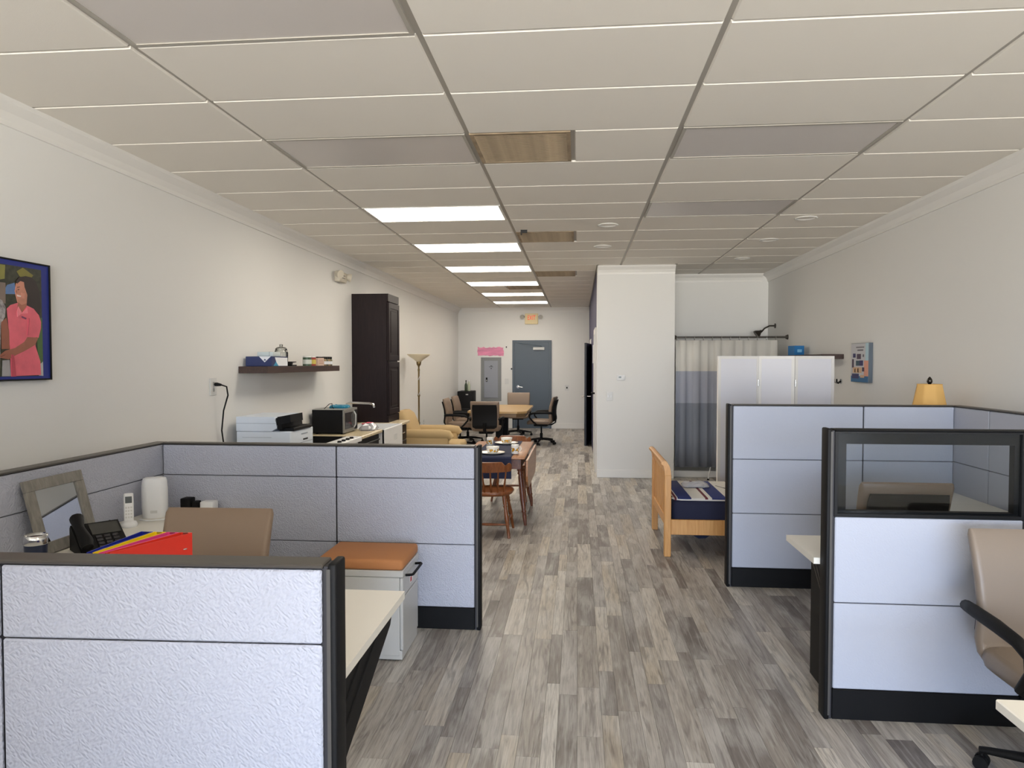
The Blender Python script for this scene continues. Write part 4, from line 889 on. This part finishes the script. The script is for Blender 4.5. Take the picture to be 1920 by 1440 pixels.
# ------------------------------------------------------------------ left wall: shelf, outlet, emergency light
t = thing('wall_shelf', 'long espresso floating shelf above the printer and microwave', 'shelf', (XL, 6.645, 1.5))
bx('shelf_board', M_esp_y, t, 0, 0.255, -0.905, 0.905, -0.03, 0.028, b=0.002)
SZ = 1.5285
M_nb = mat('navy_card', (30, 44, 92), 0.5)
t = thing('tissue_pack', 'navy and white tissue carton at the shelf end with a blue triangle', 'carton', (-2.70, 5.95, SZ))
bx('carton', M_nb, t, -0.14, 0.09, -0.12, 0.22, 0, 0.085, b=0.003)
wp = mat('white_print', (226, 228, 232), 0.5)
MB().prism([(-0.02, 0.0851), (0.085, 0.0851), (0.03, 0.035)], 'y', -0.1215, -0.12).build('white_triangle', wp, t)
MB().prism([(0.02, 0.05), (0.045, 0.05), (0.033, 0.065)], 'y', -0.1222, -0.1215).build('logo_mark', M_nb, t)
MB().prism([(-0.08, 0.004), (0.02, 0.004), (-0.03, 0.042)], 'x', 0.09, 0.0912).build('blue_triangle', mat('teal_print', (58, 140, 176), 0.5), t)
MB().prism([(0.0, 0.004), (0.215, 0.004), (0.215, 0.075), (-0.05, 0.078)], 'x', 0.09, 0.0908).build('white_panel', wp, t)
t = thing('paper_pack', 'pale grey wrapped paper pack on top of the navy carton', 'pack', (-2.71, 5.98, SZ + 0.085), math.radians(4))
bx('pack_body', mat('pale_green_grey', (190, 200, 200), 0.5), t, -0.06, 0.08, -0.09, 0.09, 0, 0.04, b=0.006, seg=2); bx('pack_band', mat('band_grey', (150, 160, 160), 0.5), t, 0.045, 0.05, -0.091, 0.091, -0.0, 0.041)
t = thing('glass_jar', 'clear lidded glass jar behind the navy carton on the shelf', 'jar', (-2.735, 6.32, SZ))
M_jar = glass_mat('jar_glass', (0.86, 0.88, 0.87), 1.5, 0.04)
MB().lathe([(0.001, 0.002), (0.055, 0), (0.06, 0.012), (0.062, 0.12), (0.056, 0.145), (0.05, 0.15)], n=24, cap=False).build('jar_body', M_jar, t)
MB().lathe([(0.053, 0.15), (0.055, 0.158), (0.04, 0.172), (0.014, 0.178), (0.016, 0.198), (0.001, 0.202)], n=20, cap=False).build('jar_lid', M_jar, t)
MB().lathe([(0.001, 0.004), (0.052, 0.004), (0.054, 0.08), (0.001, 0.088)], n=16, cap=False).build('cotton_filling', mat('cotton_white', (225, 225, 222), 0.9), t)
t = thing('hole_punch', 'small black hole punch on the floating shelf', 'hole punch', (-2.68, 6.42, SZ), math.radians(5))
MB().box(-0.03, 0.03, -0.07, 0.07, 0, 0.012, b=0.003).build('punch_base', M_black, t)
MB().prism([(-0.07, 0.012), (-0.04, 0.012), (-0.03, 0.03), (0.07, 0.035), (0.07, 0.042), (-0.05, 0.042)], 'x', -0.025, 0.025).build('punch_lever', M_black, t)
cols = [((62, 84, 60), (196, 200, 190), 'dark green spice tin with a pale label on the shelf'), ((150, 60, 52), (196, 176, 84), 'red and yellow food tin on the shelf beside the green tin')]
for i, (c, c2, lb) in enumerate(cols):
    t = thing('food_tin', lb, 'tin', (-2.67, 6.78 + i * 0.12, SZ))
    MB().lathe([(0.042, 0), (0.042, 0.085)], n=20).build('tin_body', mat('tin_%d' % i, c, 0.4), t); MB().lathe([(0.0435, 0.018), (0.0435, 0.062)], n=20, cap=False).build('tin_label', mat('tinlabel_%d' % i, c2, 0.5), t)
    MB().lathe([(0.043, 0.084), (0.043, 0.094), (0.036, 0.097)], n=20).build('tin_lid', M_silver, t)
t = thing('recipe_box', 'pink-beige printed box on the shelf between the tins and jars', 'box', (-2.68, 7.06, SZ)); bx('box_body', mat('pink_beige_card', (206, 178, 160), 0.6), t, -0.05, 0.05, -0.085, 0.085, 0, 0.08, b=0.002); bx('box_lid', M_esp, t, -0.052, 0.052, -0.087, 0.087, 0.08, 0.092, b=0.002)
for q in range(3): bx('print_line', mat('brown_print', (150, 104, 88), 0.6), t, 0.05, 0.0508, -0.06, 0.06, 0.022 + q * 0.016, 0.026 + q * 0.016)
for i in range(4):
    t = thing('spice_jar', 'small glass spice jar on the shelf, %s from the pink-beige box' % ('first', 'second', 'third', 'fourth')[i], 'jar', (-2.66, 7.22 + i * 0.062, SZ), 0, 'spice jars on the floating shelf')
    MB().lathe([(0.022, 0), (0.024, 0.004), (0.024, 0.06), (0.018, 0.07)], n=14).build('jar_body', mat('spice_%d' % (i % 2), ((150, 124, 88), (96, 92, 62))[i % 2], 0.3), t)
    MB().lathe([(0.0246, 0.014), (0.0246, 0.046)], n=14, cap=False).build('jar_label', wp, t); MB().lathe([(0.02, 0.07), (0.021, 0.09), (0.018, 0.094)], n=14).build('jar_cap', M_black, t)
t = wallplate('wall_outlet', 'white wall outlet with a black power cord plugged in', 'outlet', (XL, 5.315, 1.371), PI / 2, 0.10, 0.135)
MB().tube([(0.01, -0.012, 0.018), (0.012, -0.03, 0.018), (0.016, -0.062, 0.014)], [0.014, 0.015, 0.009]).build('plug', M_black, t)
t = thing('emergency_light', 'white twin-head emergency light high on the wall beside the tall cabinet', 'emergency light', (XL, 8.25, 2.58), PI / 2)
M_emg = mat('ivory_plastic', (196, 188, 172), 0.5)
bx('light_body', M_emg, t, -0.13, 0.13, -0.07, 0, -0.06, 0.06, b=0.012, seg=2)
for s in (-1, 1): MB().tube([(s * 0.13, -0.04, 0.02), (s * 0.17, -0.06, 0.02), (s * 0.19, -0.10, 0.01)], [0.015, 0.04, 0.05], 14).build('lamp_head', M_emg, t)
for q in (-0.015, 0.015): bx('vent_slot', M_cap, t, -0.06, 0.06, -0.0715, -0.069, q - 0.004, q + 0.004)
wallplate('wall_outlet', 'low white wall outlet behind the conference chairs', 'outlet', (XL, 12.9, 0.45), PI / 2)

# ------------------------------------------------------------------ kitchen run along the wall
KX = -2.22; KZ = 0.80
def kx(a): return a - XL      # helper: metres out from the wall
ct = thing('countertop', 'tan laminate countertop around the white apron sink', 'countertop', (XL, 8.15, 0))
m = MB(); z0, z1 = KZ - 0.035, KZ
m.box(0.002, 0.64, -1.04, -0.27, z0, z1, b=0.006).box(0.002, 0.13, -0.27, 0.57, z0, z1, b=0.004).box(0.002, 0.64, 0.57, 1.05, z0, z1, b=0.006); m.build('counter_slab', M_gran, ct)
def cab(name, label, y0, y1, cat='cabinet'): return thing(name, label, cat, (XL, (y0 + y1) / 2, 0)), (y1 - y0) / 2
t, h = cab('dishwasher', 'dark dishwasher under the tan counter beside the apron sink', 7.12, 7.86, 'dishwasher')
bx('appliance_body', M_black, t, 0.02, 0.58, -h, h, 0.09, KZ - 0.037); dd = bx('appliance_door', M_blackm, t, 0.58, 0.605, -h + 0.01, h - 0.01, 0.10, KZ - 0.05, b=0.004)
MB().cyl((0.63, -h + 0.08, KZ - 0.10), (0.63, h - 0.08, KZ - 0.10), 0.009, n=8).build('bar_handle', M_blackm, dd)
t, h = cab('sink_cabinet', 'espresso cabinet under the white apron sink', 7.87, 8.73)
bx('cabinet_body', M_esp, t, 0.02, 0.58, -h, h, 0.09, 0.53); 
for s in (-1, 1):
    y0, y1 = sorted((s * 0.005, s * (h - 0.005))); dd = bx('cabinet_door', M_esp, t, 0.58, 0.60, y0, y1, 0.10, 0.525, b=0.003); MB().cyl((0.60, s * 0.04, 0.45), (0.622, s * 0.04, 0.45), 0.011, n=10).build('knob', M_chrome, dd)
t = thing('apron_sink', 'white apron-front sink set in the tan counter', 'sink', (XL, 8.30, 0))
m = MB(); m.box(0.135, 0.655, -0.415, -0.39, 0.535, KZ - 0.005).box(0.135, 0.655, 0.39, 0.415, 0.535, KZ - 0.005).box(0.135, 0.16, -0.39, 0.39, 0.535, KZ - 0.005).box(0.63, 0.66, -0.415, 0.415, 0.535, KZ - 0.005, b=0.004).box(0.16, 0.63, -0.39, 0.39, 0.535, 0.56); m.build('basin', M_white, t)
for q in range(3): bx('drain_rib', M_silver, t, 0.66, 0.663, 0.02 + q * 0.05, 0.03 + q * 0.05, 0.63, 0.70)
t = thing('faucet', 'chrome single-spout faucet behind the apron sink', 'faucet', (-2.78, 8.25, KZ))
MB().lathe([(0.03, 0), (0.03, 0.02), (0.018, 0.03)], n=16).build('faucet_base', M_chrome, t)
MB().tube([(0, 0, 0.02), (0, 0, 0.22), (0.02, 0, 0.265), (0.06, 0, 0.28), (0.30, 0, 0.275), (0.345, 0, 0.262), (0.355, 0, 0.225)], 0.014, 10).build('spout', M_chrome, t)
MB().tube([(0, 0.02, 0.06), (0, 0.06, 0.075), (0.01, 0.11, 0.09)], 0.008).build('lever', M_chrome, t)
t, h = cab('drawer_cabinet', 'espresso drawer cabinet at the counter end under the tall cabinet', 8.74, 9.18)
bx('cabinet_body', M_esp, t, 0.02, 0.58, -h, h, 0.0, KZ - 0.037)
for z0, z1 in ((0.1, 0.32), (0.33, 0.55), (0.56, 0.745)):
    dd = bx('drawer', M_esp, t, 0.58, 0.60, -h + 0.008, h - 0.008, z0, z1, b=0.004); MB().cyl((0.612, -0.07, (z0 + z1) / 2), (0.612, 0.07, (z0 + z1) / 2), 0.008, n=8).build('pull', M_chrome, dd)
# range
t = thing('electric_range', 'white electric range with black glass top and control strip', 'stove', (XL, 6.78, 0))
bx('range_body', M_white, t, 0.02, 0.60, -0.32, 0.33, 0.0, KZ - 0.012, b=0.004)
bx('glass_cooktop', mat('black_glass', (12, 12, 14), 0.08), t, 0.03, 0.48, -0.31, 0.32, KZ - 0.012, KZ - 0.002, b=0.003)
bx('control_strip', M_white, t, 0.485, 0.64, -0.32, 0.33, KZ - 0.05, KZ, b=0.006)
for k in range(4): MB().cyl((0.60, -0.25 + k * 0.12, KZ), (0.60, -0.25 + k * 0.12, KZ + 0.016), 0.021, 0.018, n=14).build('knob', M_black, t)
dd = bx('oven_door', M_white, t, 0.60, 0.625, -0.31, 0.32, 0.15, KZ - 0.08, b=0.005); MB().cyl((0.66, -0.25, 0.66), (0.66, 0.26, 0.66), 0.011, n=8).build('door_handle', M_silver, dd); bx('oven_window', MATS['black_glass'], dd, 0.625, 0.628, -0.2, 0.2, 0.3, 0.58)
# microwave
t = thing('microwave', 'black and silver microwave with rounded door window on the counter', 'microwave', (-2.815, 7.28, KZ))
bx('oven_case', M_black, t, 0.0, 0.33, -0.01, 0.44, 0.012, 0.258, b=0.004)
M_mwv = mat('microwave_silver', (150, 149, 144), 0.35, 0.5)
dd = bx('front_fascia', M_mwv, t, 0.331, 0.352, -0.01, 0.44, 0.012, 0.258, b=0.005)
bx('door_window', mat('smoked_glass', (44, 44, 46), 0.1), dd, 0.352, 0.355, 0.02, 0.29, 0.05, 0.225, b=0.001); bx('control_panel', M_black, dd, 0.352, 0.355, 0.335, 0.43, 0.03, 0.24)
MB().tube([(0.355, 0.31, 0.05), (0.372, 0.312, 0.08), (0.374, 0.312, 0.19), (0.355, 0.31, 0.225)], 0.008).build('door_handle', M_silver, dd)
bx('top_plate', M_mwv, t, 0.0, 0.352, -0.01, 0.44, 0.258, 0.262)
for sx in (0.04, 0.31):
    for sy in (0.03, 0.40): MB().cyl((sx, sy, 0), (sx, sy, 0.013), 0.012, n=8).build('foot', M_black, t)
o = MB().tube([(0, 0, 0.004), (0.05, 0.02, 0.055), (0.075, 0.035, 0.06), (0.07, 0.05, 0.03), (0.085, 0.06, 0.004)], 0.004, 6).build('wire_stand', M_blackm, None, (-2.70, 7.32, KZ + 0.262)); tag(o, 'bent black wire stand on top of the microwave', 'stand')
rings = []; random.seed(11)
for z, k in ((0, 0.9), (0.01, 1), (0.026, 0.9), (0.034, 0.6)): rings.append([(u * k * random.uniform(0.9, 1.08), v * k * random.uniform(0.9, 1.08), z * random.uniform(0.75, 1.15)) for u, v in rrect(0.22, 0.16, 0.05, 4)])
o = MB().loft(rings, smooth=False).build('snack_bag', mat('teal_foil', (30, 128, 158), 0.35), None, (-2.62, 7.58, KZ + 0.262)); tag(o, 'teal foil packet lying on top of the microwave', 'packet')
rings = []
for z, k in ((0, 0.9), (0.02, 1), (0.05, 0.85), (0.075, 0.45)): rings.append([(u * k * random.uniform(0.84, 1.1), v * k * random.uniform(0.84, 1.1), z * random.uniform(0.75, 1.2)) for u, v in rrect(0.18, 0.24, 0.05, 4)])
t = thing('cutlery_bag', 'clear bag of utensils with a red band on the tan counter', 'bag', (-2.35, 7.77, KZ)); MB().loft(rings, smooth=False).build('bag_film', M_bag, t); MB().tube([(-0.05, -0.08, 0.075), (0, 0, 0.085), (0.03, 0.08, 0.075)], 0.008, 6).build('red_band', mat('rose_band', (190, 70, 90), 0.6), t)
o = bx('paper_slip', M_white, None, -0.05, 0.05, -0.07, 0.07, 0, 0.002, loc=(-2.30, 7.02, KZ + 0.0005), rot=(0, 0, 0.5)); tag(o, 'white paper slip on the range control strip', 'paper')
# tall cabinet
t = thing('tall_cabinet', 'tall espresso cabinet with raised-panel doors standing on the counter', 'cabinet', (XL, 8.98, KZ))
bx('cabinet_case', M_esp, t, 0.002, 0.455, -0.23, 0.30, 0, 1.63, b=0.003)
bx('crown_rail', M_esp, t, 0.455, 0.475, -0.23, 0.30, 1.53, 1.63, b=0.003); bx('toe_rail', M_esp, t, 0.455, 0.475, -0.23, 0.30, 0.0, 0.09, b=0.003)
for z0, z1 in ((0.10, 0.77), (0.785, 1.52)):
    dd = bx('cabinet_door', M_esp, t, 0.456, 0.476, -0.225, 0.295, z0, z1, b=0.003)
    m = MB(); m.box(0.476, 0.484, -0.225, -0.16, z0, z1, b=0.002).box(0.476, 0.484, 0.23, 0.295, z0, z1, b=0.002).box(0.476, 0.484, -0.16, 0.23, z1 - 0.07, z1, b=0.002).box(0.476, 0.484, -0.16, 0.23, z0, z0 + 0.07, b=0.002); m.build('door_frame', M_esp, dd)
    bx('raised_panel', M_esp, dd, 0.476, 0.483, -0.13, 0.20, z0 + 0.10, z1 - 0.10, b=0.006)
# printer on a stand
t = thing('printer_stand', 'low espresso stand under the white printer', 'stand', (XL, 5.83, 0)); bx('stand_top', M_esp_y, t, 0.02, 0.58, -0.35, 0.40, 0.73, 0.76, b=0.003)
for sx in (0.05, 0.53):
    for sy in (-0.31, 0.36): bx('leg', M_esp, t, sx - 0.02, sx + 0.02, sy - 0.02, sy + 0.02, 0, 0.73)
t = thing('printer', 'white multifunction printer with black scanner feed panel', 'printer', (-2.80, 5.82, 0.76))
M_pw = mat('printer_white', (216, 224, 234), 0.45); M_pl = mat('printer_line', (150, 160, 172), 0.5)
bx('printer_body', M_pw, t, 0, 0.46, -0.25, 0.25, 0, 0.235, b=0.008, seg=2)
MB().prism([(0, 0.238), (0.30, 0.238), (0.345, 0.262), (0.34, 0.30), (0.325, 0.355), (0.0, 0.355)], 'y', -0.25, 0.25).build('scanner_unit', M_pw, t)
MB().prism([(0.345, 0.355), (0.37, 0.355), (0.385, 0.25), (0.345, 0.25)], 'y', -0.235, 0.20).build('recess_back', M_black, t)
MB().prism([(0.34, 0.285), (0.46, 0.31), (0.455, 0.375), (0.335, 0.345)], 'y', -0.24, 0.02).build('touch_panel', M_black, t)
bx('output_tray', M_black, t, 0.345, 0.47, -0.20, 0.2, 0.236, 0.262, b=0.003)
m = MB(); m.box(0.05, 0.30, -0.2515, -0.25, 0.185, 0.188).box(0.46, 0.4615, -0.23, 0.23, 0.12, 0.124).box(0.0, 0.34, -0.2515, -0.25, 0.30, 0.303); m.build('panel_line', M_pl, t)
MB().tube([(q[0] + 2.80, q[1] - 5.82, q[2] - 0.76) for q in [(XL + 0.06, 5.333, 1.385), (XL + 0.085, 5.37, 1.37), (XL + 0.08, 5.40, 1.30), (XL + 0.05, 5.385, 1.18), (XL + 0.03, 5.39, 1.02), (XL + 0.03, 5.42, 0.90), (XL + 0.045, 5.50, 0.80), (-2.79, 5.575, 0.82)]], 0.006).build('power_cord', M_black, t)
bx('tray_grip', M_black, t, 0.46, 0.463, 0.02, 0.12, 0.14, 0.152); bx('tray_label', M_pl, t, 0.46, 0.4615, -0.02, 0.12, 0.19, 0.20); bx('tray_grip', M_black, t, 0.46, 0.463, -0.1, 0.02, 0.06, 0.075)

# ------------------------------------------------------------------ recliner and floor lamp
M_rec = mat('tan_upholstery', (186, 160, 116), 0.8, bump=0.12, bscale=140)
t = thing('recliner', 'tan upholstered recliner past the end of the kitchen counter', 'armchair', (-2.16, 10.1, 0))
bx('seat_base', M_rec, t, -0.40, 0.42, -0.30, 0.30, 0.05, 0.30, b=0.03, seg=2)
bx('seat_cushion', M_rec, t, -0.18, 0.52, -0.295, 0.295, 0.29, 0.43, b=0.055, seg=4)
rings = []
for k, (x, z) in enumerate([(-0.18, 0.32), (-0.23, 0.46), (-0.28, 0.60), (-0.32, 0.72), (-0.35, 0.82), (-0.36, 0.87)]):
    w = [0.60, 0.62, 0.64, 0.64, 0.58, 0.42][k]; th = [0.16, 0.19, 0.2, 0.2, 0.17, 0.08][k]
    rings.append([(x + v, u, z) for u, v in rrect(w, th, th * 0.45, 5)])
MB().loft(rings).build('backrest', M_rec, t)
for s in (-1, 1):
    y0, y1 = sorted((s * 0.30, s * 0.43)); bx('arm', M_rec, t, -0.36, 0.36, y0, y1, 0.05, 0.52, b=0.02, seg=2)
    MB().tube([(-0.36, s * 0.365, 0.53), (-0.2, s * 0.365, 0.55), (0.25, s * 0.365, 0.55), (0.36, s * 0.365, 0.54), (0.40, s * 0.365, 0.50)], [0.06, 0.075, 0.078, 0.072, 0.045], 14).build('arm_roll', M_rec, t)
for sx in (-0.30, 0.32):
    for sy in (-0.36, 0.36): MB().cyl((sx, sy, 0), (sx, sy, 0.055), 0.022, n=10).build('foot', M_black, t)
t = thing('floor_lamp', 'antique brass torchiere floor lamp with cream glass bowl by the wall', 'floor lamp', (-2.6, 11.4, 0))
MB().lathe([(0.13, 0), (0.135, 0.012), (0.10, 0.03), (0.03, 0.045), (0.014, 0.07)], n=24).build('lamp_base', M_brass, t)
MB().lathe([(0.015, 0.05), (0.015, 0.55), (0.023, 0.57), (0.015, 0.59), (0.015, 1.0), (0.024, 1.02), (0.015, 1.05), (0.015, 1.42), (0.02, 1.44), (0.014, 1.47), (0.016, 1.5), (0.035, 1.53), (0.04, 1.57), (0.03, 1.58)], n=14).build('pole', M_brass, t)
M_bowl = mat('cream_glass', (232, 220, 192), 0.3)
sh = MB().lathe([(0.03, 1.57), (0.06, 1.60), (0.10, 1.63), (0.15, 1.66), (0.185, 1.692), (0.19, 1.70)], n=28, cap=False).build('glass_bowl', M_bowl, t); so = sh.modifiers.new('s', 'SOLIDIFY'); so.thickness = 0.003
for z in (1.31, 1.05): MB().tube([(0.014 * math.cos(a) + 0.01, 0.03 * math.sin(a), z + 0.035 * math.cos(a * 1.0)) for a in [2 * PI * k / 10 for k in range(11)]], 0.004, 6).build('cord_loop', M_white, t)

# ------------------------------------------------------------------ left cubicle desk items
t = thing('leaning_mirror', 'square mirror in a weathered grey wood frame leaning on the partition', 'mirror', (-2.375, 3.11, DZ + 0.0055), 0)
M_gw = wood_mat('weathered_grey_wood', (112, 108, 102), (138, 134, 126), 0.7, 'z')
lean = Matrix.Rotation(math.radians(-15), 4, 'Y')
m = MB(); w = 0.185; hh = 0.345; f = 0.052
m.box(-0.02, 0, -w, w, 0, f, b=0.002).box(-0.02, 0, -w, w, hh - f, hh, b=0.002).box(-0.02, 0, -w, -w + f, f, hh - f, b=0.002).box(-0.02, 0, w - f, w, f, hh - f, b=0.002); m.xf(lean).build('mirror_frame', M_gw, t)
MB().box(-0.016, -0.010, -w + f, w - f, f, hh - f).xf(lean).build('mirror_glass', mat('mirror', (226, 230, 236), 0.03, 1.0), t)
t = thing('desk_phone', 'black office desk phone with screen and keypad on the cubicle desk', 'phone', (-2.21, 3.07, DZ), math.radians(50))
MB().prism([(-0.1, 0), (0.1, 0), (0.1, 0.10), (0.085, 0.115), (-0.1, 0.02)], 'x', -0.10, 0.10).build('phone_base', M_black, t)
tilt = math.atan2(0.095, 0.185)
def face(x0, x1, u0, u1, hgt, b=0.0):
    return MB().box(x0, x1, u0, u1, 0, hgt, b=b).xf(Matrix.Translation((0, -0.1, 0.02)) @ Matrix.Rotation(tilt, 4, 'X'))
face(-0.03, 0.09, 0.115, 0.195, 0.004).build('screen', mat('phone_screen', (58, 58, 56), 0.2), t)
for r in range(4):
    for c in range(3): face(-0.02 + c * 0.034, 0.004 + c * 0.034, 0.015 + r * 0.024, 0.031 + r * 0.024, 0.006).build('key', M_charc, t)
MB().tube([(-0.075, -0.105, 0.045), (-0.075, -0.085, 0.065), (-0.075, 0.03, 0.105), (-0.075, 0.08, 0.145), (-0.075, 0.10, 0.14)], [0.024, 0.03, 0.021, 0.03, 0.024], 12).build('handset', M_black, t)
t = thing('tumbler', 'dark navy steel tumbler with a silver rim on the cubicle desk', 'tumbler', (-2.085, 2.53, DZ))
MB().lathe([(0.03, 0), (0.034, 0.006), (0.040, 0.17)], n=24).build('tumbler_body', mat('navy_enamel', (26, 36, 58), 0.3), t)
MB().lathe([(0.0405, 0.17), (0.042, 0.172), (0.042, 0.205), (0.038, 0.207), (0.036, 0.19)], n=24, cap=False).build('steel_rim', M_chrome, t); MB().lathe([(0.037, 0.186), (0.037, 0.196)], n=20).build('lid', M_black, t)
for i, (nm, c) in enumerate([('blue', (26, 40, 150)), ('yellow', (240, 206, 20)), ('pink', (226, 70, 140)), ('red', (222, 52, 36))]):
    xs0 = -1.495 + i * 0.047; xe0 = -1.495 + i * 0.02
    lab = {'blue': 'royal blue ring binder standing at the row end toward the desk phone', 'yellow': 'yellow ring binder standing between the blue and pink ones', 'pink': 'pink ring binder standing between the yellow and red ones', 'red': 'red ring binder standing at the row end toward the brown chair'}[nm]
    t = thing('ring_binder', lab, 'binder', (xs0, 2.15, DZ)); mm = mat('binder_' + nm, c, 0.4)
    w0 = 0.043; sx = xe0 - xs0
    def side(xa, xb): return MB().prism([(xa, 0.135), (xa + 0.003, 0.135), (xb + 0.003, -0.135), (xb, -0.135)], 'z', 0, 0.29)
    side(0, sx).build('cover', mm, t); side(w0 - 0.003, sx + 0.014).build('cover', mm, t)
    MB().box(0, w0, 0.135, 0.138, 0, 0.29, b=0.001).build('spine', mm, t)
    for z in (0.06, 0.15, 0.24): MB().tube([(w0 / 2 + 0.013 * math.cos(a), 0.115 + 0.013 * math.sin(a), z) for a in [2 * PI * q / 10 for q in range(11)]], 0.0025, 6).build('ring', M_chrome, t)
    MB().prism([(0.008, 0.10), (w0 - 0.022, 0.10), (sx + 0.009, -0.11), (sx + 0.005, -0.11)], 'z', 0.01, 0.262).build('paper_stack', M_white, t)
    bx('rivet', M_chrome, t, 0.012, 0.03, 0.133, 0.1345, 0.284, 0.2905)
t = thing('wifi_router', 'white rounded tower router in the cubicle corner', 'router', (-2.37, 3.755, DZ), math.radians(20))
rings = []
for z, k in ((0, 0.86), (0.01, 0.94), (0.06, 1.0), (0.16, 1.0), (0.205, 0.95), (0.222, 0.88), (0.226, 0.7)): rings.append([(u * k, v * k, z) for u, v in rrect(0.135, 0.08, 0.038, 6)])
MB().loft(rings).build('router_body', M_white, t)
bx('logo_plate', M_silver, t, -0.015, 0.02, -0.0412, -0.0395, 0.03, 0.045)
o = MB().tube([(-2.40, 3.66, DZ + 0.006), (-2.34, 3.64, DZ + 0.006), (-2.27, 3.68, DZ + 0.006), (-2.22, 3.76, DZ + 0.006), (-2.16, 3.88, DZ + 0.006)], 0.004, 6).build('router_cable', M_white, None); tag(o, 'white cable curling around the tower router', 'cable')
t = thing('cordless_phone', 'white cordless handset standing in its charging cradle', 'phone', (-2.375, 3.53, DZ), math.radians(35))
MB().lathe([(0.04, 0), (0.043, 0.008), (0.036, 0.024), (0.02, 0.03)], n=20, sx=1.0, sy=1.2).build('cradle', M_white, t)
hs = Matrix.Translation((0, 0.012, 0.02)) @ Matrix.Rotation(math.radians(-16), 4, 'X')
MB().box(-0.024, 0.024, -0.012, 0.012, 0, 0.155, b=0.009, seg=3).xf(hs).build('handset', M_white, t)
MB().box(-0.016, 0.016, -0.0135, -0.011, 0.10, 0.135).xf(hs).build('display', mat('phone_lcd', (40, 52, 56), 0.3), t)
for r in range(4):
    for c in range(3): MB().box(-0.016 + c * 0.012, -0.008 + c * 0.012, -0.0135, -0.011, 0.02 + r * 0.017, 0.03 + r * 0.017).xf(hs).build('key', M_silver, t)
t = thing('power_adapter', 'black power adapter pair on the desk against the partition', 'adapter', (-2.27, 3.95, DZ))
MB().box(-0.05, 0.01, -0.03, 0.035, 0, 0.075, b=0.006, seg=2).build('adapter_body', M_black, t); MB().box(0.015, 0.05, -0.02, 0.03, 0, 0.055, b=0.004).build('adapter_block', M_black, t)
MB().tube([(-0.04, -0.03, 0.01), (-0.09, -0.035, 0.006), (-0.15, -0.03, 0.006), (-0.2, 0.03, 0.006)], 0.004, 6).build('adapter_lead', M_black, t)
t = thing('network_box', 'small white network box on the desk against the partition', 'adapter', (-2.16, 3.95, DZ)); bx('box_body', M_white, t, -0.04, 0.04, -0.03, 0.04, 0.006, 0.058, b=0.008, seg=2); bx('box_foot', M_black, t, -0.05, 0.05, -0.035, 0.045, 0, 0.006)
o = MB().tube([(-2.47, 2.50, 0.97), (-2.46, 2.62, 0.985), (-2.455, 2.70, 0.95), (-2.45, 2.73, 0.88), (-2.45, 2.72, 0.78), (-2.44, 2.70, DZ + 0.008)], 0.008, 8).build('grey_cable', mat('grey_cable', (110, 108, 108), 0.5), None); tag(o, 'thick grey cable looping down the cubicle partition beside the mirror', 'cable')
o = MB().tube([(-2.30, 3.32, DZ + 0.006), (-2.36, 3.40, DZ + 0.03), (-2.42, 3.44, DZ + 0.05), (-2.45, 3.40, DZ + 0.03), (-2.40, 3.36, DZ + 0.02), (-2.38, 3.42, DZ + 0.04), (-2.43, 3.45, DZ + 0.006)], 0.005, 6).build('phone_cord', M_black, None); tag(o, 'tangled black cord between the desk phone and the cordless cradle', 'cord')
